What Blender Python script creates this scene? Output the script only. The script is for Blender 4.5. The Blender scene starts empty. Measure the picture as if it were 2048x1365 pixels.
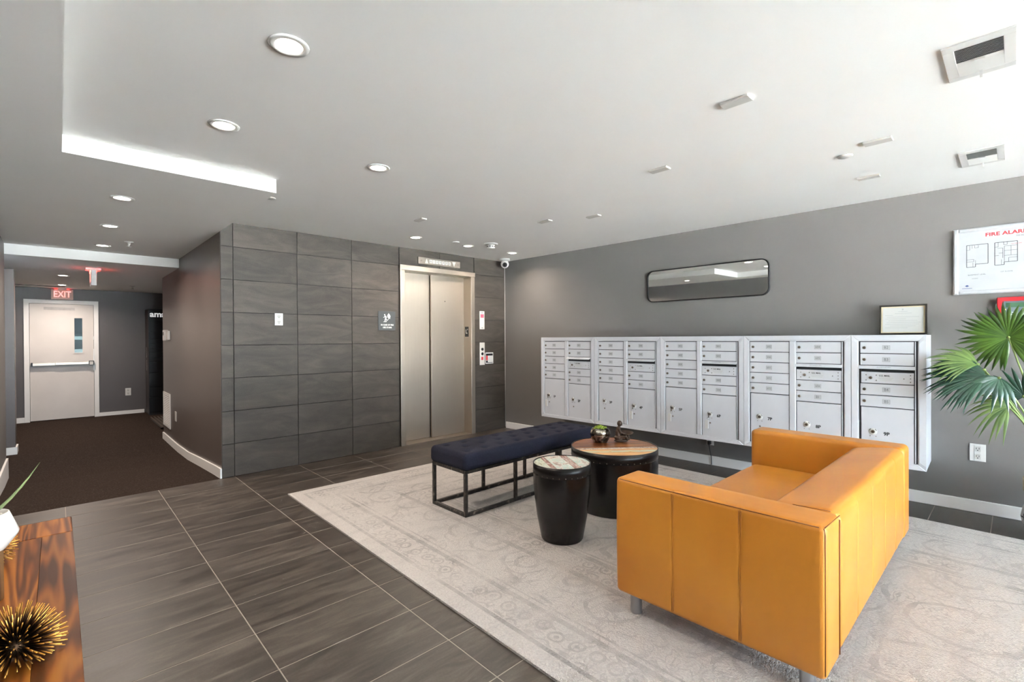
import bpy, bmesh, math, random
from math import sin, cos, pi, sqrt, atan2, radians
from mathutils import Vector, Matrix

scene = bpy.context.scene
COL = scene.collection
rng = random.Random(7)

# ------------------------------------------------------------------ camera
YAW, PITCH, ROLL, FPX = 0.7589610586800619, -0.005143522430560219, -0.005869964422100547, 957.491506721112
CAM = Vector((-4.844062882059094, -5.25366196320858, 1.330011872232938))
fw = Vector((sin(YAW) * cos(PITCH), cos(YAW) * cos(PITCH), sin(PITCH)))
rt = Vector((cos(YAW), -sin(YAW), 0))
dn = fw.cross(rt)
c_, s_ = cos(ROLL), sin(ROLL)
r2 = rt * c_ - dn * s_
d2 = rt * s_ + dn * c_
cam_data = bpy.data.cameras.new('camera')
cam_data.sensor_width = 36.0
cam_data.sensor_fit = 'HORIZONTAL'
cam_data.lens = FPX / 2048.0 * 36.0
cam_data.clip_start = 0.05
cam = bpy.data.objects.new('camera', cam_data)
COL.objects.link(cam)
M3 = Matrix((r2, -d2, -fw)).transposed()
cam.matrix_world = Matrix.Translation(CAM) @ M3.to_4x4()
scene.camera = cam

# ------------------------------------------------------------------ world, exposure, large lights
SKY_STRENGTH = 13.0
world = bpy.data.worlds.new('sky')
scene.world = world
world.use_nodes = True
bg = world.node_tree.nodes['Background']
bg.inputs[0].default_value = (0.74, 0.87, 1.0, 1)
bg.inputs[1].default_value = SKY_STRENGTH
scene.view_settings.view_transform = 'Standard'
scene.view_settings.look = 'None'
scene.view_settings.exposure = 0.8
scene.view_settings.gamma = 1.0
scene.view_settings.use_curve_mapping = False
scene.cycles.use_denoising = True
scene.cycles.max_bounces = 10
scene.cycles.diffuse_bounces = 6
scene.cycles.glossy_bounces = 4
scene.cycles.transmission_bounces = 6
scene.cycles.transparent_max_bounces = 8
scene.cycles.caustics_reflective = False
scene.cycles.caustics_refractive = False
scene.cycles.sample_clamp_indirect = 30.0
WIN_X0, WIN_X1, WIN_Z0, WIN_Z1, REAR_Y = -5.1, 0.10, 0.10, 2.36, -9.6
# the big shop window behind the camera: a portal guides sampling of the sky seen through it
pl = bpy.data.lights.new('window_portal', 'AREA')
pl.shape = 'RECTANGLE'
pl.size = WIN_X1 - WIN_X0
pl.size_y = WIN_Z1 - WIN_Z0
pl.cycles.is_portal = True
po = bpy.data.objects.new('window_portal', pl)
po.location = ((WIN_X0 + WIN_X1) / 2, REAR_Y - 0.06, (WIN_Z0 + WIN_Z1) / 2)
po.rotation_euler = (radians(90), 0, 0)
COL.objects.link(po)

# added sun behind the building: it lights the pavement in front of the shop window, which throws light up to the ceiling
sd_ = bpy.data.lights.new('sun', 'SUN')
sd_.energy = 230.0
sd_.angle = radians(0.6)
sd_.color = (0.97, 0.98, 1.0)
so_ = bpy.data.objects.new('sun', sd_)
so_.rotation_euler = (radians(-28), radians(6), 0)
so_.location = (-2, 0, 8)
COL.objects.link(so_)

LAMP_W = 6.5         # watts of one recessed downlight
CORRIDOR_W = 14.0
WARM = (1.0, 0.87, 0.74)
WARM2 = (1.0, 0.86, 0.74)

# ------------------------------------------------------------------ geometry constants
H = 2.4724       # main ceiling
HS = 2.375       # dropped soffit
HC = 2.262       # corridor ceiling
XC = -3.709      # corridor right wall
XL = -5.25       # long left wall
X0 = -3.6016     # first wall tile joint
TW = 0.60463     # tile length
YD = 6.378       # corridor end wall
TH = -0.032646559818807076
un = Vector((-TH, -1.0, 0)).normalized()    # along the mailbox wall, away from the lift
nn = Vector((un.y, -un.x, 0))               # into the room
if nn.x > 0:
    nn = -nn
ROT_M = atan2(un.y, un.x)


def MW(s, d, z):
    return un * s + nn * d + Vector((0, 0, z))


# ------------------------------------------------------------------ materials
def s2l(c):
    c = c / 255.0
    return c / 12.92 if c <= 0.04045 else ((c + 0.055) / 1.055) ** 2.4


def rgb(r, g, b):
    return (s2l(r), s2l(g), s2l(b), 1)


class NT:
    def __init__(self, name):
        self.m = bpy.data.materials.new(name)
        self.m.use_nodes = True
        self.t = self.m.node_tree
        self.b = self.t.nodes['Principled BSDF']
        self.out = self.t.nodes['Material Output']

    def n(self, typ, **kw):
        nd = self.t.nodes.new(typ)
        for k, v in kw.items():
            if k.startswith('i_'):
                nd.inputs[k[2:].replace('_', ' ')].default_value = v
            else:
                setattr(nd, k, v)
        return nd

    def l(self, a, b):
        self.t.links.new(a, b)

    def ramp(self, fac, stops, interp='LINEAR'):
        r = self.n('ShaderNodeValToRGB')
        e = r.color_ramp.elements
        while len(e) < len(stops):
            e.new(0.5)
        for el, (p, c) in zip(e, stops):
            el.position = p
            el.color = c if len(c) == 4 else (*c, 1)
        r.color_ramp.interpolation = interp
        self.l(fac, r.inputs[0])
        return r

    def math(self, op, a, b=None):
        m = self.n('ShaderNodeMath', operation=op)
        for i, v in enumerate((a, b)):
            if v is None:
                continue
            if isinstance(v, (int, float)):
                m.inputs[i].default_value = v
            else:
                self.l(v, m.inputs[i])
        return m.outputs[0]

    def mix(self, fac, a, b, blend='MIX'):
        m = self.n('ShaderNodeMix', data_type='RGBA', blend_type=blend)
        for sock, v in ((m.inputs[0], fac), (m.inputs[6], a), (m.inputs[7], b)):
            if isinstance(v, (int, float)):
                sock.default_value = v
            elif isinstance(v, tuple):
                sock.default_value = v if len(v) == 4 else (*v, 1)
            else:
                self.l(v, sock)
        return m.outputs[2]

    def bump(self, h, strength, dist=0.01):
        b = self.n('ShaderNodeBump')
        b.inputs['Strength'].default_value = strength
        b.inputs['Distance'].default_value = dist
        self.l(h, b.inputs['Height'])
        self.l(b.outputs[0], self.b.inputs['Normal'])

    def set(self, **kw):
        for k, v in kw.items():
            self.b.inputs[k.replace('_', ' ')].default_value = v


def mat(name, col, rough=0.5, metal=0.0, var=0.06, scale=6.0, bump=0.0, bscale=200.0, spec=0.5, coat=0.0):
    k = NT(name)
    k.set(Roughness=rough, Metallic=metal)
    k.b.inputs['Specular IOR Level'].default_value = spec
    if coat:
        k.b.inputs['Coat Weight'].default_value = coat
        k.b.inputs['Coat Roughness'].default_value = 0.15
    tc = k.n('ShaderNodeTexCoord')
    nz = k.n('ShaderNodeTexNoise')
    nz.inputs['Scale'].default_value = scale
    nz.inputs['Detail'].default_value = 4
    k.l(tc.outputs['Object'], nz.inputs['Vector'])
    lo = tuple(x * (1 - var) for x in col[:3])
    hi = tuple(min(1, x * (1 + var)) for x in col[:3])
    r = k.ramp(nz.outputs['Fac'], [(0.3, lo), (0.7, hi)])
    k.l(r.outputs[0], k.b.inputs['Base Color'])
    if bump:
        n2 = k.n('ShaderNodeTexNoise')
        n2.inputs['Scale'].default_value = bscale
        k.l(tc.outputs['Object'], n2.inputs['Vector'])
        k.bump(n2.outputs['Fac'], bump, 0.002)
    return k.m


def emit(name, col, strength, base=(0.9, 0.9, 0.9, 1)):
    k = NT(name)
    k.b.inputs['Base Color'].default_value = base
    k.b.inputs['Emission Color'].default_value = col
    k.b.inputs['Emission Strength'].default_value = strength
    return k.m


def tile_mat(name, lo, mid, hi, rough, rot, stretch, spec=0.25):
    k = NT(name)
    tc = k.n('ShaderNodeTexCoord')
    oi = k.n('ShaderNodeObjectInfo')
    off = k.n('ShaderNodeCombineXYZ')
    k.l(k.math('MULTIPLY', oi.outputs['Random'], 37.0), off.inputs[0])
    k.l(k.math('MULTIPLY', oi.outputs['Random'], 91.0), off.inputs[1])
    k.l(k.math('MULTIPLY', oi.outputs['Random'], 53.0), off.inputs[2])
    mp = k.n('ShaderNodeMapping')
    k.l(tc.outputs['Object'], mp.inputs[0])
    mp.inputs['Rotation'].default_value = rot
    mp.inputs['Scale'].default_value = stretch
    ad = k.n('ShaderNodeVectorMath', operation='ADD')
    k.l(mp.outputs[0], ad.inputs[0])
    k.l(off.outputs[0], ad.inputs[1])
    n1 = k.n('ShaderNodeTexNoise')
    n1.inputs['Scale'].default_value = 1.6
    n1.inputs['Detail'].default_value = 7
    n1.inputs['Roughness'].default_value = 0.68
    n1.inputs['Distortion'].default_value = 0.9
    k.l(ad.outputs[0], n1.inputs['Vector'])
    r = k.ramp(n1.outputs['Fac'], [(0.28, lo), (0.5, mid), (0.72, hi)])
    n2 = k.n('ShaderNodeTexNoise')
    n2.inputs['Scale'].default_value = 120
    n2.inputs['Detail'].default_value = 3
    k.l(tc.outputs['Object'], n2.inputs['Vector'])
    r2_ = k.ramp(n2.outputs['Fac'], [(0.3, (0.88, 0.88, 0.88)), (0.7, (1.08, 1.08, 1.08))])
    rv = k.ramp(oi.outputs['Random'], [(0.0, (0.9, 0.9, 0.9)), (1.0, (1.1, 1.1, 1.1))])
    c1 = k.mix(1.0, r.outputs[0], r2_.outputs[0], 'MULTIPLY')
    c2 = k.mix(1.0, c1, rv.outputs[0], 'MULTIPLY')
    k.l(c2, k.b.inputs['Base Color'])
    k.set(Roughness=rough)
    rr = k.ramp(n1.outputs['Fac'], [(0.3, (rough - .06,) * 3), (0.7, (rough + .08,) * 3)])
    k.l(rr.outputs[0], k.b.inputs['Roughness'])
    k.b.inputs['Specular IOR Level'].default_value = spec
    k.bump(n1.outputs['Fac'], 0.12, 0.004)
    return k.m


m_paint = mat('grey_wall_paint', rgb(114, 111, 108), 0.5, var=0.02, scale=2, bump=0.03, bscale=300)
m_paint_c = mat('grey_corridor_paint', rgb(94, 85, 81), 0.36, var=0.02, scale=2, bump=0.03, bscale=300)
m_ceil = mat('white_ceiling_paint', rgb(241, 240, 237), 0.8, var=0.01, scale=2)
m_trim = mat('white_trim_paint', rgb(236, 234, 231), 0.4, var=0.015)
m_white = mat('white_plastic', rgb(214, 212, 208), 0.35, var=0.01)
m_offwhite = mat('off_white_plastic', rgb(198, 195, 189), 0.4, var=0.02)
m_black = mat('black_plastic', rgb(18, 18, 19), 0.4, var=0.1)
m_dark = mat('dark_slot', rgb(22, 22, 24), 0.8, var=0.1)
m_walltile = tile_mat('grey_stone_wall_tile', rgb(57, 52, 46), rgb(70, 64, 58), rgb(84, 77, 70), 0.55, (0, radians(24), 0), (1.3, 1.0, 5.0))
m_floortile = tile_mat('brown_grey_stone_floor_tile', rgb(42, 37, 33), rgb(67, 60, 54), rgb(95, 87, 79), 0.4, (0, 0, radians(-13)), (1.5, 7.5, 1.0), 0.4)
m_grout_w = mat('dark_wall_grout', rgb(34, 31, 29), 0.9)
m_grout_f = mat('pale_floor_grout', rgb(150, 141, 131), 0.9)
m_slot = m_dark


def brushed(name, col, rough, vertical=True):
    k = NT(name)
    k.set(Metallic=1.0, Roughness=rough)
    tc = k.n('ShaderNodeTexCoord')
    mp = k.n('ShaderNodeMapping')
    mp.inputs['Scale'].default_value = (260, 260, 3) if vertical else (3, 260, 260)
    k.l(tc.outputs['Object'], mp.inputs[0])
    nz = k.n('ShaderNodeTexNoise')
    nz.inputs['Scale'].default_value = 1.0
    nz.inputs['Detail'].default_value = 3
    k.l(mp.outputs[0], nz.inputs['Vector'])
    r = k.ramp(nz.outputs['Fac'], [(0.3, tuple(x * .96 for x in col[:3])), (0.7, tuple(min(1, x * 1.03) for x in col[:3]))])
    k.l(r.outputs[0], k.b.inputs['Base Color'])
    rr = k.ramp(nz.outputs['Fac'], [(0.3, (rough - .02,) * 3), (0.7, (rough + .02,) * 3)])
    k.l(rr.outputs[0], k.b.inputs['Roughness'])
    k.bump(nz.outputs['Fac'], 0.012, 0.0005)
    return k.m


m_steel = brushed('brushed_stainless_steel', rgb(172, 160, 147), 0.44)
m_steel_h = brushed('brushed_stainless_trim', rgb(186, 175, 162), 0.35, False)
m_chrome = mat('chrome', rgb(190, 188, 184), 0.2, 1.0, var=0.05)
m_mail = mat('silver_grey_powder_coat', rgb(205, 206, 210), 0.36, var=0.015, scale=3, spec=0.5)
m_mail_rim = mat('silver_grey_frame', rgb(208, 209, 213), 0.32, var=0.015, scale=3)
m_lockmetal = mat('worn_lock_metal', rgb(125, 112, 100), 0.3, 0.9, var=0.2, scale=80)
m_ink = mat('black_ink', rgb(25, 25, 28), 0.6, var=0.05)
m_inkgrey = mat('grey_ink', rgb(95, 96, 100), 0.6, var=0.05)
m_inkpale = mat('pale_grey_ink', rgb(185, 186, 184), 0.7, var=0.05)
m_plate = mat('number_plate_grey', rgb(186, 187, 190), 0.4, var=0.02)
m_red = mat('red_enamel', rgb(178, 32, 40), 0.35, var=0.04)
m_redink = mat('red_ink', rgb(190, 45, 50), 0.6, var=0.03)
m_gap = mat('shadow_gap_grey', rgb(70, 70, 74), .8)
m_paper = mat('white_paper', rgb(212, 211, 207), 0.7, var=0.01)
m_glow = emit('lamp_lens_glow', (1.0, 0.93, 0.84, 1), 14.0)
m_exitred = emit('exit_letters_glow', (1.0, 0.24, 0.19, 1), 0.75)
m_exitglow = emit('exit_sign_edge_glow', (1.0, 0.06, 0.04, 1), 9.0)


def leather():
    k = NT('tan_leather')
    tc = k.n('ShaderNodeTexCoord')
    n1 = k.n('ShaderNodeTexNoise')
    n1.inputs['Scale'].default_value = 2.5
    n1.inputs['Detail'].default_value = 5
    k.l(tc.outputs['Object'], n1.inputs['Vector'])
    r = k.ramp(n1.outputs['Fac'], [(0.3, rgb(184, 115, 36)), (0.7, rgb(196, 129, 46))])
    k.l(r.outputs[0], k.b.inputs['Base Color'])
    v = k.n('ShaderNodeTexVoronoi')
    v.inputs['Scale'].default_value = 420
    k.l(tc.outputs['Object'], v.inputs['Vector'])
    n3 = k.n('ShaderNodeTexNoise')
    n3.inputs['Scale'].default_value = 9
    k.l(tc.outputs['Object'], n3.inputs['Vector'])
    k.bump(k.math('ADD', k.math('MULTIPLY', v.outputs['Distance'], 0.12), n3.outputs['Fac']), 0.22, 0.006)
    k.set(Roughness=0.38)
    k.b.inputs['Coat Weight'].default_value = 0.08
    k.b.inputs['Specular IOR Level'].default_value = 0.38
    k.b.inputs['Coat Roughness'].default_value = 0.3
    return k.m


m_leather = leather()
m_seam = mat('dark_leather_seam', rgb(120, 66, 16), 0.6, var=0.1)


def wood(name, dark, mid, light, axis=1, scale=7.0, rough=0.3, streak=0.6):
    k = NT(name)
    tc = k.n('ShaderNodeTexCoord')
    oi = k.n('ShaderNodeObjectInfo')
    mp = k.n('ShaderNodeMapping')
    sc = [scale, scale, scale]
    sc[axis] = scale * 0.05
    mp.inputs['Scale'].default_value = sc
    k.l(tc.outputs['Object'], mp.inputs[0])
    cx = k.n('ShaderNodeCombineXYZ')
    for i, f in enumerate((19.0, 41.0, 67.0)):
        k.l(k.math('MULTIPLY', oi.outputs['Random'], f), cx.inputs[i])
    ad = k.n('ShaderNodeVectorMath', operation='ADD')
    k.l(mp.outputs[0], ad.inputs[0])
    k.l(cx.outputs[0], ad.inputs[1])
    n0 = k.n('ShaderNodeTexNoise')
    n0.inputs['Scale'].default_value = 1.0
    n0.inputs['Detail'].default_value = 2.5
    n0.inputs['Distortion'].default_value = 0.5
    k.l(ad.outputs[0], n0.inputs['Vector'])
    # growth rings: a sine over the smooth field
    ring = k.math('SINE', k.math('MULTIPLY', n0.outputs['Fac'], 52.0))
    ring = k.math('MULTIPLY', k.math('ADD', ring, 1.0), 0.14)
    n2 = k.n('ShaderNodeTexNoise')
    n2.inputs['Scale'].default_value = 5
    n2.inputs['Detail'].default_value = 5
    k.l(ad.outputs[0], n2.inputs['Vector'])
    f = k.math('ADD', k.math('MULTIPLY', n0.outputs['Fac'], 0.85), ring)
    f = k.math('ADD', f, k.math('MULTIPLY', n2.outputs['Fac'], 0.16))
    r = k.ramp(f, [(0.42, dark), (0.62, mid), (0.85, light)])
    rv = k.ramp(oi.outputs['Random'], [(0.0, (0.78,) * 3), (1.0, (1.25,) * 3)])
    k.l(k.mix(1.0, r.outputs[0], rv.outputs[0], 'MULTIPLY'), k.b.inputs['Base Color'])
    k.set(Roughness=rough)
    k.bump(n2.outputs['Fac'], 0.05, 0.002)
    return k.m


m_walnut = wood('walnut_veneer', rgb(66, 30, 11), rgb(124, 66, 22), rgb(168, 104, 38), 1, 16.0, 0.42)
m_walnut.node_tree.nodes['Principled BSDF'].inputs['Specular IOR Level'].default_value = 0.22
m_standwood = wood('dark_stand_wood', rgb(70, 45, 25), rgb(112, 78, 46), rgb(150, 108, 66), 2, 9.0, 0.5)
m_palewood = wood('pale_stand_wood', rgb(150, 108, 50), rgb(190, 145, 76), rgb(214, 172, 104), 2, 9.0, 0.5)
m_tanwood = wood('tan_crate_wood', rgb(150, 126, 98), rgb(176, 152, 122), rgb(196, 174, 146), 0, 9.0, 0.6)
m_drumwood = wood('reclaimed_orange_wood', rgb(82, 40, 18), rgb(138, 78, 36), rgb(186, 122, 64), 0, 9.0, 0.35)
m_drumwood2 = wood('reclaimed_pale_wood', rgb(130, 80, 40), rgb(190, 134, 76), rgb(222, 182, 126), 0, 9.0, 0.4)


def peeled(name, cols, scale, seed):
    k = NT(name)
    tc = k.n('ShaderNodeTexCoord')
    mp = k.n('ShaderNodeMapping')
    mp.inputs['Location'].default_value = (seed, seed * 2.1, 0)
    mp.inputs['Scale'].default_value = (1.0, 2.2, 1.0)
    k.l(tc.outputs['Object'], mp.inputs[0])
    n1 = k.n('ShaderNodeTexNoise')
    n1.inputs['Scale'].default_value = scale
    n1.inputs['Detail'].default_value = 6
    n1.inputs['Distortion'].default_value = 1.2
    k.l(mp.outputs[0], n1.inputs['Vector'])
    st = [(0.28 + 0.44 * i / (len(cols) - 1), c) for i, c in enumerate(cols)]
    r = k.ramp(n1.outputs['Fac'], st)
    k.l(r.outputs[0], k.b.inputs['Base Color'])
    k.set(Roughness=0.45)
    k.bump(n1.outputs['Fac'], 0.25, 0.004)
    return k.m


m_peel_white = peeled('peeling_white_paint', [rgb(84, 50, 34), rgb(150, 120, 100), rgb(216, 206, 196), rgb(120, 86, 70), rgb(206, 196, 188)], 22, 1.0)
m_peel_green = peeled('worn_green_paint', [rgb(190, 150, 100), rgb(196, 205, 186), rgb(206, 186, 140), rgb(180, 120, 60)], 9, 4.0)
m_peel_a = peeled('distressed_white_paint', [rgb(96, 62, 50), rgb(178, 160, 146), rgb(214, 206, 196), rgb(170, 196, 186), rgb(206, 186, 166)], 12, 7.0)
m_peel_b = peeled('distressed_green_paint', [rgb(116, 84, 58), rgb(170, 176, 150), rgb(206, 206, 190), rgb(150, 176, 160), rgb(186, 150, 110)], 14, 11.0)
m_peel_c = peeled('distressed_red_brown_paint', [rgb(86, 44, 34), rgb(140, 92, 76), rgb(196, 176, 166), rgb(112, 68, 52)], 12, 17.0)
m_drum = mat('black_lacquered_metal', rgb(13, 11, 11), 0.27, 0.2, var=0.25, scale=5, spec=0.6)
m_drumband = mat('black_metal_band', rgb(26, 23, 22), 0.3, 0.5, var=0.2, scale=8)
m_rivet = mat('worn_rivet_metal', rgb(96, 90, 84), 0.35, 0.9, var=0.3, scale=60)
m_navy = mat('navy_linen_upholstery', rgb(31, 32, 46), 0.92, var=0.16, scale=90, bump=0.5, bscale=700, spec=0.25)


def frame_black():
    k = NT('rubbed_black_frame')
    tc = k.n('ShaderNodeTexCoord')
    mp = k.n('ShaderNodeMapping')
    mp.inputs['Scale'].default_value = (14, 60, 14)
    k.l(tc.outputs['Object'], mp.inputs[0])
    nz = k.n('ShaderNodeTexNoise')
    nz.inputs['Scale'].default_value = 1.4
    nz.inputs['Detail'].default_value = 6
    k.l(mp.outputs[0], nz.inputs['Vector'])
    r = k.ramp(nz.outputs['Fac'], [(0.45, rgb(34, 31, 29)), (0.6, rgb(62, 55, 50)), (0.72, rgb(140, 128, 116))])
    k.l(r.outputs[0], k.b.inputs['Base Color'])
    k.set(Roughness=0.4, Metallic=0.2)
    return k.m


m_bframe = frame_black()


def rug_mat(hx, hy):
    """cream rug with faded grey border stripes, medallions and scrolls; coordinates are the rug's own"""
    k = NT('faded_cream_rug')
    tc = k.n('ShaderNodeTexCoord')
    sp = k.n('ShaderNodeSeparateXYZ')
    wob = k.n('ShaderNodeTexNoise')
    wob.inputs['Scale'].default_value = 5.0
    wob.inputs['Detail'].default_value = 3
    k.l(tc.outputs['Object'], wob.inputs['Vector'])
    sub = k.n('ShaderNodeVectorMath', operation='SUBTRACT')
    k.l(wob.outputs['Color'], sub.inputs[0])
    sub.inputs[1].default_value = (0.5, 0.5, 0.5)
    scl = k.n('ShaderNodeVectorMath', operation='SCALE')
    k.l(sub.outputs[0], scl.inputs[0])
    scl.inputs['Scale'].default_value = 0.045
    add = k.n('ShaderNodeVectorMath', operation='ADD')
    k.l(tc.outputs['Object'], add.inputs[0])
    k.l(scl.outputs[0], add.inputs[1])
    k.l(tc.outputs['Object'], sp.inputs[0])
    dx = k.math('SUBTRACT', hx, k.math('ABSOLUTE', sp.outputs[0]))
    dy = k.math('SUBTRACT', hy, k.math('ABSOLUTE', sp.outputs[1]))
    d = k.math('MINIMUM', dx, dy)

    def band(c, w):
        a = k.math('ABSOLUTE', k.math('SUBTRACT', d, c))
        return k.math('LESS_THAN', a, w)
    bands = band(0.105, 0.012)
    for c, w in ((0.30, 0.016), (0.345, 0.006), (0.70, 0.02), (0.90, 0.022), (0.945, 0.007)):
        bands = k.math('MAXIMUM', bands, band(c, w))

    def zone(a, b):
        return k.math('MULTIPLY', k.math('GREATER_THAN', d, a), k.math('LESS_THAN', d, b))

    wob2 = k.n('ShaderNodeTexNoise')
    wob2.inputs['Scale'].default_value = 7.0
    wob2.inputs['Detail'].default_value = 2
    k.l(tc.outputs['Object'], wob2.inputs['Vector'])

    def rings(scale, r0, w0, r1, w1):
        v = k.n('ShaderNodeTexVoronoi')
        v.inputs['Scale'].default_value = scale
        v.inputs['Randomness'].default_value = 0.3
        k.l(add.outputs[0], v.inputs['Vector'])
        dd = k.math('ADD', v.outputs['Distance'], k.math('MULTIPLY', k.math('SUBTRACT', wob2.outputs['Fac'], 0.5), 0.22))
        m = k.math('LESS_THAN', k.math('ABSOLUTE', k.math('SUBTRACT', dd, r0)), w0)
        return k.math('MAXIMUM', m, k.math('LESS_THAN', k.math('ABSOLUTE', k.math('SUBTRACT', dd, r1)), w1))
    orn = k.math('MULTIPLY', zone(0.125, 0.285), rings(9.5, 0.34, 0.06, 0.08, 0.07))
    orn = k.math('MAXIMUM', orn, k.math('MULTIPLY', zone(0.37, 0.68), rings(3.0, 0.42, 0.03, 0.2, 0.035)))
    orn = k.math('MAXIMUM', orn, k.math('MULTIPLY', zone(0.725, 0.875), rings(9.5, 0.34, 0.06, 0.08, 0.07)))
    orn = k.math('MAXIMUM', orn, k.math('MULTIPLY', k.math('GREATER_THAN', d, 0.97), rings(2.0, 0.46, 0.022, 0.2, 0.03)))
    # small scrolls
    sc_n = k.n('ShaderNodeTexNoise')
    sc_n.inputs['Scale'].default_value = 6.5
    sc_n.inputs['Detail'].default_value = 2
    sc_n.inputs['Distortion'].default_value = 2.4
    k.l(tc.outputs['Object'], sc_n.inputs['Vector'])
    a = k.math('ABSOLUTE', k.math('SUBTRACT', sc_n.outputs['Fac'], 0.5))
    scroll = k.math('MULTIPLY', k.math('LESS_THAN', a, 0.026), k.math('GREATER_THAN', d, 0.12))
    pat = k.math('MAXIMUM', k.math('MAXIMUM', bands, k.math('MULTIPLY', orn, 0.75)), k.math('MULTIPLY', scroll, 0.6))
    # wear
    wn = k.n('ShaderNodeTexNoise')
    wn.inputs['Scale'].default_value = 3.2
    wn.inputs['Detail'].default_value = 8
    wn.inputs['Roughness'].default_value = 0.7
    k.l(tc.outputs['Object'], wn.inputs['Vector'])
    wear = k.ramp(wn.outputs['Fac'], [(0.40, (0.08,) * 3), (0.66, (1,) * 3)])
    pile = k.n('ShaderNodeTexNoise')
    pile.inputs['Scale'].default_value = 90.0
    pile.inputs['Detail'].default_value = 6
    k.l(tc.outputs['Object'], pile.inputs['Vector'])
    pr = k.ramp(pile.outputs['Fac'], [(0.35, (0.45,) * 3), (0.62, (1,) * 3)])
    fac = k.math('MULTIPLY', k.math('MULTIPLY', pat, wear.outputs[0]), pr.outputs[0])
    # blotches of grey in the worn field
    bn = k.n('ShaderNodeTexNoise')
    bn.inputs['Scale'].default_value = 2.2
    bn.inputs['Detail'].default_value = 9
    bn.inputs['Roughness'].default_value = 0.75
    bmp = k.n('ShaderNodeMapping')
    bmp.inputs['Scale'].default_value = (0.8, 2.6, 1)
    k.l(tc.outputs['Object'], bmp.inputs[0])
    k.l(bmp.outputs[0], bn.inputs['Vector'])
    bl = k.ramp(bn.outputs['Fac'], [(0.5, (0, 0, 0)), (0.75, (0.55,) * 3)])
    base = k.mix(bl.outputs[0], rgb(207, 200, 194), rgb(160, 156, 153))
    col = k.mix(k.math('MULTIPLY', fac, 0.8), base, rgb(118, 113, 110))
    pcol = k.ramp(pile.outputs['Fac'], [(0.3, (0.86,) * 3), (0.7, (1.06,) * 3)])
    col = k.mix(1.0, col, pcol.outputs[0], 'MULTIPLY')
    k.l(col, k.b.inputs['Base Color'])
    k.set(Roughness=0.97)
    k.b.inputs['Specular IOR Level'].default_value = 0.15
    p2 = k.n('ShaderNodeTexNoise')
    p2.inputs['Scale'].default_value = 170.0
    p2.inputs['Detail'].default_value = 4
    k.l(tc.outputs['Object'], p2.inputs['Vector'])
    k.bump(k.math('ADD', p2.outputs['Fac'], k.math('MULTIPLY', pile.outputs['Fac'], 1.0)), 0.9, 0.012)
    return k.m


def carpet_mat():
    k = NT('dark_brown_speckled_carpet')
    tc = k.n('ShaderNodeTexCoord')
    n1 = k.n('ShaderNodeTexNoise')
    n1.inputs['Scale'].default_value = 75
    n1.inputs['Detail'].default_value = 5
    n1.inputs['Roughness'].default_value = 0.8
    k.l(tc.outputs['Object'], n1.inputs['Vector'])
    r = k.ramp(n1.outputs['Fac'], [(0.35, rgb(36, 28, 24)), (0.58, rgb(56, 45, 39)), (0.68, rgb(104, 90, 79))])
    k.l(r.outputs[0], k.b.inputs['Base Color'])
    k.set(Roughness=0.98)
    k.b.inputs['Specular IOR Level'].default_value = 0.1
    k.bump(n1.outputs['Fac'], 0.8, 0.01)
    return k.m


m_carpet = carpet_mat()


def leaf_mat(name, a, b, rough):
    k = NT(name)
    tc = k.n('ShaderNodeTexCoord')
    oi = k.n('ShaderNodeObjectInfo')
    nz = k.n('ShaderNodeTexNoise')
    nz.inputs['Scale'].default_value = 9
    k.l(tc.outputs['Object'], nz.inputs['Vector'])
    f = k.math('ADD', k.math('MULTIPLY', nz.outputs['Fac'], 0.6), k.math('MULTIPLY', oi.outputs['Random'], 0.4))
    r = k.ramp(f, [(0.25, a), (0.75, b)])
    k.l(r.outputs[0], k.b.inputs['Base Color'])
    k.set(Roughness=rough)
    k.b.inputs['Subsurface Weight'].default_value = 0.0
    return k.m


m_leaf_l = leaf_mat('bright_palm_green', rgb(36, 66, 14), rgb(72, 102, 30), 0.34)
m_leaf_d = leaf_mat('dark_palm_green', rgb(18, 44, 32), rgb(38, 72, 52), 0.25)
m_leaf_p = leaf_mat('pale_palm_green', rgb(58, 84, 34), rgb(100, 122, 62), 0.4)
m_stem = mat('palm_stem_green', rgb(120, 140, 78), 0.5, var=0.1)
m_aloe = mat('aloe_green', rgb(122, 134, 88), 0.4, var=0.15, scale=30)
m_moss = mat('lime_moss', rgb(140, 158, 60), 0.95, var=0.35, scale=90, bump=1.0, bscale=160)
m_pebble = mat('white_pebbles', rgb(205, 200, 192), 0.8, var=0.12, scale=60)
m_ceramic = mat('white_ceramic', rgb(236, 232, 226), 0.25, var=0.01)
m_bronze = mat('dark_bronze', rgb(78, 60, 48), 0.42, 0.35, var=0.3, scale=40)


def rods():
    k = NT('dark_to_brass_rods')
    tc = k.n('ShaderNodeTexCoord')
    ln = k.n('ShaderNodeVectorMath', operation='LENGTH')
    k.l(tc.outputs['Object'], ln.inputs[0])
    r = k.ramp(k.math('MULTIPLY', ln.outputs['Value'], 12.5), [(0.3, rgb(24, 16, 12)), (0.66, rgb(70, 42, 22)), (0.86, rgb(205, 150, 72))])  # colour runs from near black at the core to brass outward
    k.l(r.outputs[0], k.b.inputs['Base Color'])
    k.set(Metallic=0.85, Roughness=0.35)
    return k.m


m_gold = rods()
m_goldd = mat('dark_brass_core', rgb(60, 40, 22), 0.5, 0.8, var=0.2, scale=20)


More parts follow.
